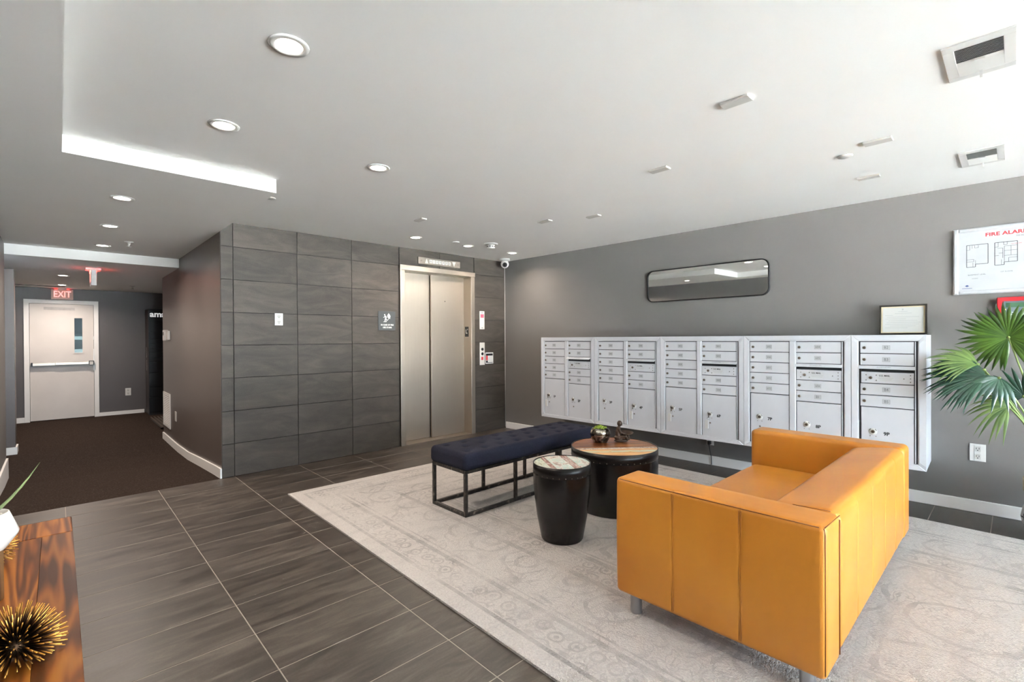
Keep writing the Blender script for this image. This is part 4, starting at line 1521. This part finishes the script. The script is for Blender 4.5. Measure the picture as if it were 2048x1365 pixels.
# ------------------------------------------------------------------ soft shapes
def soft(dims, r, nx=None, ny=None, nz=None, fn=None):
    """rounded box grid: dims (w,d,h) from origin, optional lists of grid coordinates, fn displaces points"""
    w, d, h = dims

    def grid(L, extra):
        k = sorted(set([0, r * .3, r * .7, r] + [L - r, L - r * .7, L - r * .3, L] + list(extra or [])))
        out = [k[0]]
        for q in k[1:]:
            if q - out[-1] > 1e-4:
                out.append(q)
        return out
    gx, gy, gz = grid(w, nx), grid(d, ny), grid(h, nz)
    mb = MB()
    lo = Vector((r, r, r))
    hi = Vector((w - r, d - r, h - r))

    def rnd(p):
        q = Vector((min(max(p[0], lo.x), hi.x), min(max(p[1], lo.y), hi.y), min(max(p[2], lo.z), hi.z)))
        e = Vector(p) - q
        out = q + e.normalized() * r if e.length > 1e-9 else Vector(p)
        return fn(out, p) if fn else out

    def face(A, B, mk, flip):
        vs = [rnd(mk(a, b)) for a in A for b in B]
        nb = len(B)
        fs = []
        for i in range(len(A) - 1):
            for j in range(nb - 1):
                f = (i * nb + j, (i + 1) * nb + j, (i + 1) * nb + j + 1, i * nb + j + 1)
                fs.append(f[::-1] if flip else f)
        mb.add(vs, fs, 0, True)
    face(gx, gy, lambda a, b: (a, b, 0), True)
    face(gx, gy, lambda a, b: (a, b, h), False)
    face(gx, gz, lambda a, b: (a, 0, b), False)
    face(gx, gz, lambda a, b: (a, d, b), True)
    face(gy, gz, lambda a, b: (0, a, b), True)
    face(gy, gz, lambda a, b: (w, a, b), False)
    return mb


def lin(a, b, n):
    return [a + (b - a) * i / n for i in range(n + 1)]


# ------------------------------------------------------------------ sofa (faces the lift, back to the window)
SX0, SX1, SYF, SYB, SZ0, SZ1 = -2.905, -1.015, -3.925, -4.795, .115, .662
sofa = thing('leather_sofa', 'two seat tan leather sofa with square arms on the rug', 'sofa', (SX0, SYB, 0))
AWD, SL, SW, AHT = .195, SYF - SYB, SX1 - SX0, SZ1 - SZ0
seams_y = [SL * .335, SL * .663]


def groove(t, t0, dep, w=.010):
    return dep * math.exp(-((t - t0) / w) ** 2)


def arm_fn(outer):
    def fn(p, raw):
        q = p.copy()
        if outer and raw[0] < 1e-6:
            for s in seams_y:
                q.x += groove(raw[1], s, .004, .0045)
            fz = sin(pi * min(max(raw[2] / AHT, 0), 1))
            q.x -= .006 * fz
        return q
    return fn


ygrid = []
for s in seams_y:
    ygrid += [s - .02, s - .01, s - .005, s, s + .005, s + .01, s + .02]
zgrid = lin(.06, AHT - .06, 6)
arm1 = soft((AWD, SL, AHT), .022, lin(.05, AWD - .05, 3), ygrid + lin(.08, SL - .08, 8), zgrid, arm_fn(True)).build('arm', m_leather, sofa, (0, 0, SZ0), fix=True)
arm2 = soft((AWD, SL, AHT), .03, lin(.05, AWD - .05, 3), ygrid + lin(.08, SL - .08, 8), zgrid, lambda p, raw: Vector((p.x + .004 * sin(raw[1] * 55) * sin(raw[2] * 9) * (raw[0] < .001), p.y, p.z))).build('arm', m_leather, sofa, (SW - AWD, 0, SZ0), fix=True)
BWD = SW - 2 * AWD + .02
bseam = [BWD * k / 5 for k in range(1, 5)]
BD = .27


def back_fn(p, raw):
    q = p.copy()
    if raw[1] < 1e-6:
        for s in bseam:
            q.y += groove(raw[0], s, .003, .0045)
    # crown the top: slopes down toward the seat
    t = p.y / BD
    if raw[2] > .4:
        k = (raw[2] - .4) / (AHT - .4)
        q.z -= k * (.035 * max(0, t) ** 1.6)
        q.y -= k * .012 * (1 - t)* 0
    if raw[1] > BD - 1e-6:
        q.y -= .02 * (raw[2] / AHT)
    return q


xg = []
for s in bseam:
    xg += [s - .02, s - .01, s - .005, s, s + .005, s + .01, s + .02]
back = soft((BWD, BD, AHT + .004), .045, xg + lin(.1, BWD - .1, 10), lin(.05, BD - .05, 5), lin(.06, AHT - .06, 6), back_fn).build('backrest', m_leather, sofa, (AWD - .01, 0.0, SZ0), fix=True)
CW_ = SW - 2 * AWD + .006


def seat_fn(p, raw):
    q = p.copy()
    if raw[2] > .2:
        q.z += .022 * sin(pi * raw[0] / CW_) ** .6 * sin(pi * min(1, max(0.0, raw[1] / .66)))
    return q


seat = soft((CW_, SL - .20, .225), .05, lin(.08, CW_ - .08, 12), lin(.08, SL - .28, 8), lin(.05, .17, 3), seat_fn).build('seat_cushion', m_leather, sofa, (AWD - .003, .19, .20), fix=True)
MB().box(AWD - .01, SW - AWD + .01, .03, SL - .015, SZ0 + .004, .215).build('base', m_leather, sofa)
m_sleg = mat('satin_aluminium', rgb(168, 168, 170), .32, .9)
for lx, ly in ((.068, SL - .07), (.068, .075), (SW - .068, SL - .07), (SW - .068, .075)):
    MB().lathe([(.024, 0.0), (.027, .006), (.027, .12)], 20, lx, ly).build('leg', m_sleg, sofa, (0, 0, .0125))
def seam(*a):
    MB().tube(*a).build('seam', m_seam, sofa)


for dx, r in ((-.0005, .0022),):
    e = .010
    seam([(.0058, .022, SZ1 - .0066)] + [(.0053 - .003 * sin(pi * q / 6), SL * q / 6, SZ1 - .0066) for q in range(1, 6)] + [(.0058, SL - .022, SZ1 - .0066)], .0019, 6)
    seam([(.008, .004, SZ0 + .02), (.008, .004, SZ1 - .03), (.010, .008, SZ1 - .008)], r, 6)
    seam([(.012, .006, SZ1 - .006), (.06, .0012, SZ1 - .002), (AWD - .012, -.001, SZ1 - .004)], r * .8, 6)
    for s in seams_y:
        for o_ in (-.0042, .0042):
            seam([(.001 - .001, s + o_, SZ0 + .02), (-.004, s + o_, (SZ0 + SZ1) / 2), (0.0, s + o_, SZ1 - .015)], .0008, 5)
    seam([(AWD - .012, -.0012, SZ0 + .02), (AWD - .012, -.0012, SZ1 - .02)], r, 6)
    for s in bseam:
        seam([(AWD - .01 + s, .003, SZ0 + .03), (AWD - .01 + s, .003, SZ1 - .04)], .0014, 5)
    seam([(AWD - .002, .03, SZ1 + .001), (AWD - .002, .16, SZ1 - .004)], .0016, 5)


# ------------------------------------------------------------------ rug
RX0, RX1, RY0, RY1 = -3.455, -.325, -6.35, -.98
rug = MB()
hx, hy = (RX1 - RX0) / 2, (RY1 - RY0) / 2
NX, NY = 60, 90
vs, fs = [], []
for j in range(NY + 1):
    for i in range(NX + 1):
        vs.append((-hx + 2 * hx * i / NX, -hy + 2 * hy * j / NY, .012))
for j in range(NY):
    for i in range(NX):
        k = j * (NX + 1) + i
        fs.append((k, k + 1, k + NX + 2, k + NX + 1))
rug.add(vs, fs)
rb = [(-hx, -hy), (hx, -hy), (hx, hy), (-hx, hy)]
rug.add([(x, y, 0.0005) for x, y in rb] + [(x, y, .012) for x, y in rb], [(3, 2, 1, 0)] + [(i, (i + 1) % 4, 4 + (i + 1) % 4, 4 + i) for i in range(4)])
rg = tag(rug.build('area_rug', rug_mat(hx, hy), None, ((RX0 + RX1) / 2, (RY0 + RY1) / 2, 0)), 'large faded cream and grey patterned rug under the seating', 'rug')
rg.rotation_euler = (0, 0, radians(-.6))

# ------------------------------------------------------------------ bench
bn = thing('tufted_bench', 'long navy tufted bench on a rubbed black metal frame', 'bench', (-2.68, -2.465, .0125))
BL, BDP = 1.56, .43
T = .025
LEGX = [0.0, .51, 1.02, 1.535]
for x in LEGX:
    for y in (0.0, BDP - T):
        bevel(MB().box(x, x + T, y, y + T, 0, .318).build('leg', m_bframe, bn), .002, 1)
for y in (0.0, BDP - T):
    for a, b in zip(LEGX, LEGX[1:]):
        bevel(MB().box(a + T, b, y, y + T, 0, T).build('bottom_rail', m_bframe, bn), .002, 1)
    bevel(MB().box(0, BL, y, y + T, .318, .343).build('top_rail', m_bframe, bn), .002, 1)
for x in (0.0, 1.535):
    bevel(MB().box(x, x + T, T, BDP - T, 0, T).build('bottom_rail', m_bframe, bn), .002, 1)
    bevel(MB().box(x, x + T, T, BDP - T, .318, .343).build('top_rail', m_bframe, bn), .002, 1)
CX, CY, CH = BL + .03, BDP + .03, .128
btn = []
for k in range(9):
    for row, yy in enumerate((.095, .23, .365)):
        xx = .10 + k * (CX - .2) / 8.0 + (.085 if row == 1 else 0)
        if xx < CX - .06:
            btn.append((xx, yy))


def cush_fn(p, raw):
    q = p.copy()
    if raw[2] > CH - 1e-6:
        e = sin(pi * raw[0] / CX) ** .4 * sin(pi * raw[1] / CY) ** .5 if 0 < raw[0] < CX and 0 < raw[1] < CY else 0
        q.z += .010 * e
        for bx, by in btn:
            d2 = (raw[0] - bx) ** 2 + (raw[1] - by) ** 2
            if d2 < .012:
                q.z -= .022 * math.exp(-d2 / (2 * .017 ** 2)) + .004 * math.exp(-d2 / (2 * .04 ** 2))
    return q


cu = soft((CX, CY, CH), .035, lin(.04, CX - .04, 110), lin(.04, CY - .04, 30), lin(.04, CH - .04, 3), cush_fn).build('cushion', m_navy, bn, (-.015, -.015, .340), fix=True)
for bx, by in btn:
    MB().lathe([(.009, 0), (.008, .004), (0, .006)], 12).build('button', m_navy, cu, (bx, by, CH - .013))


# ------------------------------------------------------------------ drum tables
def drum(name, label, x, y, prof, top_r, zt, band, planks, rot, n_rivets):
    o = thing(name, label, 'side table', (x, y, .0125))
    z0 = zt - .0125
    MB().lathe([(r, h) for r, h in prof], 56).build('drum_body', m_drum, o)
    r1 = top_r + .003
    bd = MB().lathe([(r1 - .002, z0 - band), (r1 + .001, z0 - band + .002), (r1 + .001, z0 + .004), (r1 - .004, z0 + .005), (r1 - .006, z0), (r1 - .006, z0 - band + .02)], 64, caps=False).build('rim_band', m_drumband, o)
    rv_ = MB()
    for i in range(n_rivets):
        a = 2 * pi * i / n_rivets
        rv_.lathe([(.0045, 0), (.003, .003), (0, .0038)], 6)
    # rivets: one mesh, set around the rim under the band
    rm = MB()
    for i in range(n_rivets):
        a = 2 * pi * i / n_rivets
        c = Vector((cos(a), sin(a), 0))
        t = Vector((-sin(a), cos(a), 0))
        base = c * (r1 + .0005) + Vector((0, 0, z0 - band + .008))
        ring = [base + (t * cos(q * pi / 3) + Vector((0, 0, 1)) * sin(q * pi / 3)) * .0045 for q in range(6)]
        rm.add(ring + [base + c * .004], [(q, (q + 1) % 6, 6) for q in range(6)], 0, True)
    ro = rm.build('rivets', m_rivet, o)
    ro['kind'] = 'stuff'
    # planked wooden top: slices of the disc
    for (a, b, m) in planks:
        R_ = top_r - .003
        g = .0012
        ya, yb = a * R_ + g, b * R_ - g
        ya, yb = max(ya, -R_ + 1e-4), min(yb, R_ - 1e-4)
        pts = []
        nn_ = 22
        for i in range(nn_ + 1):
            yy = ya + (yb - ya) * i / nn_
            pts.append((sqrt(max(R_ * R_ - yy * yy, 0)), yy))
        for i in range(nn_, -1, -1):
            yy = ya + (yb - ya) * i / nn_
            pts.append((-sqrt(max(R_ * R_ - yy * yy, 0)), yy))
        k = len(pts)
        zoff = rng.uniform(-.0006, .0006)
        vv = [(px, py, z0 - .014) for px, py in pts] + [(px, py, z0 + zoff) for px, py in pts]
        ff = [tuple(range(k, 2 * k)), tuple(range(k))[::-1]] + [(i, (i + 1) % k, k + (i + 1) % k, k + i) for i in range(k)]
        po_ = MB().add(vv, ff).build('plank', m, o)
        po_.rotation_euler = (0, 0, rot)
    return o


drum('large_drum_table', 'large low black drum table with an orange plank top', -1.68, -3.075,
     [(.290, 0), (.296, .01), (.318, .12), (.332, .25), (.334, .34), (.329, .43), (.326, .462)], .330, .48, .068,
     [(-1, -.62, m_drumwood2), (-.62, -.44, m_peel_green), (-.44, -.30, m_drumwood2), (-.30, -.16, m_peel_white), (-.16, .36, m_drumwood), (.36, 1, m_drumwood)], radians(-39), 42)
drum('small_drum_table', 'small black barrel drum table with peeling painted plank top', -2.43, -3.18,
     [(.133, 0), (.138, .008), (.165, .15), (.184, .30), (.189, .39), (.186, .46), (.184, .492)], .186, .508, .065,
     [(-1, -.45, m_peel_a), (-.45, -.2, m_peel_c), (-.2, .42, m_peel_a), (.42, .58, m_peel_c), (.58, 1, m_peel_b)], radians(58), 30)

# mercury glass apple planter
bw = thing('glass_bowl_planter', 'round mercury glass bowl with lime moss on the larger drum table', 'planter', (-1.64, -2.915, .4815))
BS = 1.02
MB().lathe([(r * BS, h * BS) for r, h in ((0, .0), (.045, .0), (.055, .004), (.072, .03), (.080, .06), (.078, .088), (.066, .108), (.050, .116), (.046, .112), (.05, .10))], 40).build('bowl', m_mercury, bw)
ms = MB()
for i in range(90):
    a, r_ = rng.uniform(0, 2 * pi), sqrt(rng.random()) * .056
    z = .112 + .016 * (1 - (r_ / .056) ** 2) + rng.uniform(-.002, .002)
    q = rng.uniform(.005, .009)
    ms.lathe([(0, z - q), (q * .8, z - q * .5), (q, z), (q * .7, z + q * .6), (0, z + q * .9)], 6, r_ * cos(a), r_ * sin(a))
mo = ms.build('moss', m_moss, bw)
mo['kind'] = 'stuff'
sp_ = MB()
for i in range(5):
    a = rng.uniform(0, 6.28)
    sp_.tube([(.015, .01, .12), (.015 + .006 * cos(a), .01 + .006 * sin(a), .135), (.015 + .014 * cos(a), .01 + .014 * sin(a), .143)], [.002, .0015, .0005], 5)
sp_.build('sprig', m_moss, bw)


# bronze statuette: a seated child holding a dish
def blob(mb, c, r, n=12):
    c, r = Vector(c), (r if isinstance(r, (tuple, list)) else (r, r, r))
    vs, fs = [], []
    for i in range(n + 1):
        th = pi * i / n
        for j in range(n):
            ph = 2 * pi * j / n
            vs.append((c.x + r[0] * sin(th) * cos(ph), c.y + r[1] * sin(th) * sin(ph), c.z + r[2] * cos(th)))
    for i in range(n):
        for j in range(n):
            k = (j + 1) % n
            fs.append((i * n + j, (i + 1) * n + j, (i + 1) * n + k, i * n + k))
    mb.add(vs, fs, 0, True)


def limb(mb, pts, rs):
    pts = [Vector(p) for p in pts]
    for (p, q), (ra, rb) in zip(zip(pts, pts[1:]), zip(rs, rs[1:])):
        mb.tube([p, q], [ra, rb], 10)
    for p, r in zip(pts, rs):
        blob(mb, p, r, 8)


st = thing('bronze_statuette', 'dark bronze seated child statuette holding a dish on the drum table', 'statuette', (-1.515, -3.03, .4815), radians(-43))
fg = MB()
# local: x to the viewer's right, -y toward the viewer; the figure sits facing right
blob(fg, (0, 0, .012), (.058, .036, .013), 14)
blob(fg, (-.02, 0, .035), (.036, .03, .022), 12)        # seat and hips
limb(fg, [(-.022, 0, .05), (-.024, 0, .085), (-.020, 0, .112)], [.024, .022, .017])
limb(fg, [(-.018, 0, .112), (-.014, 0, .126)], [.010, .009])
blob(fg, (-.011, 0, .150), (.021, .019, .024), 14)      # head
blob(fg, (.008, 0, .146), (.005, .004, .005), 8)        # nose
blob(fg, (.006, .0, .136), (.006, .007, .0035), 8)      # mouth and chin
for s in (-1, 1):
    blob(fg, (-.012, s * .019, .149), (.004, .003, .006), 8)     # ears
    blob(fg, (.008, s * .007, .153), (.003, .003, .003), 6)      # eyes
    limb(fg, [(-.020, s * .018, .106), (-.008, s * .034, .080), (.024, s * .026, .070)], [.009, .008, .006])
    blob(fg, (.030, s * .022, .070), (.007, .005, .004), 8)
    for f in range(4):
        limb(fg, [(.034, s * (.026 - f * .004), .071), (.041, s * (.025 - f * .004), .073)], [.002, .0016])
    limb(fg, [(-.012, s * .014, .040), (.030, s * .030, .050), (.048, s * .020, .026)], [.016, .012, .009])
    blob(fg, (.056, s * .019, .022), (.013, .007, .006), 8)
body = fg.build('figure', m_bronze, st)
rmod = body.modifiers.new('merge', 'REMESH')
rmod.mode = 'VOXEL'
rmod.voxel_size = .0022
rmod.use_smooth_shade = True
MB().lathe([(0, .066), (.03, .067), (.048, .074), (.054, .082), (.051, .083), (.044, .077), (.028, .071), (0, .070)], 32).build('dish', m_bronze, st, (.045, 0, 0)).rotation_euler = (radians(9), 0, 0)
MB().lathe([(.01, .024), (.014, .03), (.007, .05), (.012, .066)], 14, .06, 0).build('dish_stem', m_bronze, st)

# ------------------------------------------------------------------ console table at the left wall
cn = thing('console_table', 'glossy walnut console table along the wall beside the camera', 'console table', (XL + .02, -2.985, 0))
CWD, CLN, CTH, CZT = .416, 2.3, .04, .72
MB().box(.002, CWD - .002, -CLN, -.1815, CZT - CTH, CZT - .006).build('table_top', m_walnut, cn)
PW = [0, .085, .15, .232, .268, .345, CWD]
for a, b in zip(PW, PW[1:]):
    bevel(MB().box(a + .0002, b - .0002, -CLN, -.1815, CZT - .006, CZT).build('plank', m_walnut, cn), .0006, 1)
bevel(MB().box(0, CWD, -.18, 0, CZT - CTH, CZT).build('end_border', m_walnut, cn), .004)
bevel(MB().box(0, CWD, -CTH, -.001, 0, CZT - CTH - .001).build('side_panel', m_walnut, cn), .004)
bevel(MB().box(0, CWD, -CLN, -CLN + CTH, 0, CZT - CTH - .001).build('side_panel', m_walnut, cn), .004)
MB().box(.01, CWD - .02, -CLN + CTH, -CTH, .18, .205).build('shelf', m_walnut, cn)

# potted aloe on its wooden stand
pt = thing('potted_aloe', 'aloe in a white faceted pot on wooden legs, on the console', 'potted plant', (-4.977, -3.60, CZT))
MB().lathe([(0, .118), (.034, .118), (.040, .121), (.061, .152), (.0625, .158), (.046, .206), (.043, .207), (.040, .200), (0.0, .196)], 40).build('pot', m_ceramic, pt)
pb_ = MB()
for i in range(60):
    a, r_ = rng.uniform(0, 6.28), sqrt(rng.random()) * .034
    q = rng.uniform(.004, .007)
    pb_.lathe([(0, .197 - q * .2), (q, .198), (q * .6, .198 + q * .6), (0, .198 + q * .8)], 6, r_ * cos(a), r_ * sin(a))
po_ = pb_.build('pebbles', m_pebble, pt)
po_['kind'] = 'stuff'
for i, (a, m) in enumerate(((-20, m_standwood), (55, m_palewood), (160, m_standwood), (250, m_palewood))):
    a = radians(a)
    o_ = bevel(MB().box(.012, .034, -.013, .013, 0, .120).build('stand_leg', m, pt), .002, 1)
    o_.rotation_euler = (0, 0, a)


def blade(mb, pts, ws, th=.004, up=Vector((0, 0, 1))):
    """tapered, channelled succulent leaf"""
    pts = [Vector(p) for p in pts]
    vs, fs = [], []
    for i, p in enumerate(pts):
        t = (pts[min(i + 1, len(pts) - 1)] - pts[max(i - 1, 0)]).normalized()
        s = t.cross(up)
        if s.length < 1e-3:
            s = t.cross(Vector((1, 0, 0)))
        s.normalize()
        n = s.cross(t)
        w = ws[i]
        vs += [p - s * w, p + n * w * -.25, p + s * w, p - n * (w * .8)]
    m = 4
    for i in range(len(pts) - 1):
        for k in range(m):
            l = (k + 1) % m
            fs.append((i * m + k, i * m + l, (i + 1) * m + l, (i + 1) * m + k))
    fs.append((0, 1, 2, 3))
    mb.add(vs, fs, 0, True)


R_ = Vector((rt.x, rt.y, 0))
for ends, w in (((.112, .128), .008), ((.042, .195), .009), ((.036, .160), .010), ((-.06, .17), .009), ((-.12, .10), .009), ((.0, .19), .008), ((-.03, .12), .010)):
    b = MB()
    side, hgt = ends
    dpt = rng.uniform(-.03, .03)
    pp = []
    for i in range(7):
        t = i / 6
        pp.append(R_ * (side * t) + Vector((fw.x, fw.y, 0)) * dpt * t + Vector((0, 0, .195 + hgt * (t if side < .1 else t * .55 + .45 * t * t))))
    blade(b, pp, [w * (1 - (i / 6) ** 1.6) + .0006 for i in range(7)])
    b.build('leaf', m_aloe, pt)


# sea urchin ornaments
def urchin(label, x, y, z, R, n, seed):
    o = thing('spiky_ornament', label, 'ornament', (x, y, z))
    g = random.Random(seed)
    core = MB()
    blob(core, (0, 0, 0), R * .28, 12)
    core.build('core', m_goldd, o)
    a = MB()
    k = 0
    for i in range(n):
        zc = 1 - 2 * (i + .5) / n
        if zc < -.55:
            continue
        ph = i * 2.399963 + g.uniform(-.12, .12)
        r = sqrt(1 - zc * zc)
        d = Vector((r * cos(ph), r * sin(ph), zc))
        L = R * g.uniform(.86, 1.04)
        if z + d.z * L < CZT + .003:
            L = max(R * .3, (CZT + .003 - z) / d.z) if d.z < 0 else L
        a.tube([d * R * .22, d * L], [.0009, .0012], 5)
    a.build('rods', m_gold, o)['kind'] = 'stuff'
    return o


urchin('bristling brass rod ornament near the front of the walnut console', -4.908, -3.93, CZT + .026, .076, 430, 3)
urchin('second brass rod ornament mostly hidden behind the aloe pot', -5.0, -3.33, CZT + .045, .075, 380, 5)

# ------------------------------------------------------------------ palm, its stand and pouf
pf = tag(MB().lathe([(0, 0), (.09, .0), (.13, .02), (.17, .07), (.18, .13), (.17, .19), (.14, .24), (.10, .262), (0, .268)], 48).build('patterned_pouf', m_pouf, None, (-.185, -5.45, 0.0)), 'round pale pouf printed with black lines on the floor by the wall', 'pouf')
PBX, PBY, PBZ = -.185, -5.45, .268
pl_ = thing('potted_palm', 'fan palm in a tan wooden box on the printed pouf', 'palm', (PBX, PBY, PBZ), radians(8))
bevel(MB().box(-.15, .15, -.15, .15, 0.002, .1).build('wooden_box', m_tanwood, pl_), .004)
MB().box(-.135, .135, -.135, .135, .1, .106).build('soil', mat('dark_soil', rgb(48, 38, 30), .95), pl_)
pinv = (Matrix.Translation((PBX, PBY, PBZ)) @ Matrix.Rotation(radians(8), 4, 'Z')).inverted()


def frond(center, e1, nrm, R, span, n, m, base=None, droop=.25, wmax=.016, fold=.35, seed=1, curl=0.0):
    """fan leaf: center in wall coords (s,d,z); e1 main direction, nrm facing (wall coords)"""
    g = random.Random(seed)
    w2 = lambda v: un * v[0] + nn * v[1] + Vector((0, 0, v[2]))
    C = MW(*center)
    a1 = w2(e1).normalized()
    nz = w2(nrm)
    nz = (nz - a1 * nz.dot(a1)).normalized()
    a2 = nz.cross(a1)
    stem = MB()
    b0 = Vector((PBX, PBY, PBZ + .1)) if base is None else MW(*base)
    midp = (b0 + C) / 2 + Vector((0, 0, .06)) - a1 * .03
    pts = []
    for i in range(9):
        t = i / 8
        pts.append(b0 * (1 - t) ** 2 + midp * 2 * t * (1 - t) + C * t * t)
    stem.tube([pinv @ p for p in pts], [.0085 * (1 - .45 * i / 8) for i in range(9)], 7)
    blob(stem, pinv @ C, .010, 8)
    so = stem.build('frond', m_stem, pl_)
    for i in range(n):
        ang = radians(-span / 2 + span * i / (n - 1)) + g.uniform(-.03, .03)
        L = R * (1 - .22 * abs(ang / (radians(span) / 2 + 1e-6)) ** 2) * g.uniform(.9, 1.06)
        d = a1 * cos(ang) + a2 * sin(ang)
        sd = nz.cross(d)
        vs, fs = [], []
        q = 8
        dr = droop * g.uniform(.6, 1.4)
        cl = curl * g.uniform(0, 1.5)
        for k in range(q + 1):
            t = k / q
            p = C + d * (L * t) + nz * (.02 * sin(t * 3)) - Vector((0, 0, 1)) * (dr * L * t * t * t) - nz * (cl * L * max(0, t - .7) ** 2 * 6)
            w = wmax * (min(1, t * 2.2 + .12)) * (1 - max(0, (t - .45) / .55) ** 1.7) + .0005
            up = nz * (w * fold)
            vs += [pinv @ (p - sd * w - up), pinv @ p, pinv @ (p + sd * w - up)]
        for k in range(q):
            o = 3 * k
            fs += [(o, o + 1, o + 4, o + 3), (o + 1, o + 2, o + 5, o + 4)]
        MB().add(vs, fs, 0, True).build('leaflet', m, so)


# (s along the wall to the right, d out into the room, z up)
frond((5.205, .40, 1.318), (-.2, .1, 1), (-.15, 1, .25), .28, 330, 38, m_leaf_l, droop=.12, wmax=.0145, fold=.7, seed=2, curl=.7)
frond((5.06, .47, 1.135), (-1, .12, .32), (.1, .7, .75), .285, 105, 17, m_leaf_p, droop=.22, wmax=.0105, fold=.6, seed=3)
frond((5.10, .50, 1.06), (-1, .15, .02), (.0, .8, .6), .345, 125, 24, m_leaf_d, droop=.18, wmax=.0125, fold=.6, seed=4)
frond((5.09, .48, 1.10), (-1, .08, -.22), (.1, .9, .4), .32, 110, 18, m_leaf_d, droop=.2, wmax=.0125, fold=.6, seed=9)
frond((5.16, .50, 1.05), (-.35, .3, -.6), (.3, 1, .3), .20, 120, 9, m_leaf_d, droop=.3, wmax=.016, seed=5)
frond((5.275, .42, .93), (-.25, 0, 1), (-.1, 1, .1), .215, 220, 17, m_leaf_d, droop=.1, wmax=.012, fold=.6, seed=6)
frond((5.205, .46, .86), (-1, .1, .1), (0, 1, .5), .225, 170, 15, m_leaf_p, droop=.45, wmax=.010, seed=7)
frond((5.50, .45, 1.2), (.7, .2, .7), (0, 1, .4), .27, 240, 22, m_leaf_l, droop=.3, wmax=.016, seed=8)
frond((5.58, .5, .95), (1, .2, .1), (0, .8, .6), .28, 160, 18, m_leaf_d, droop=.3, wmax=.016, seed=11)
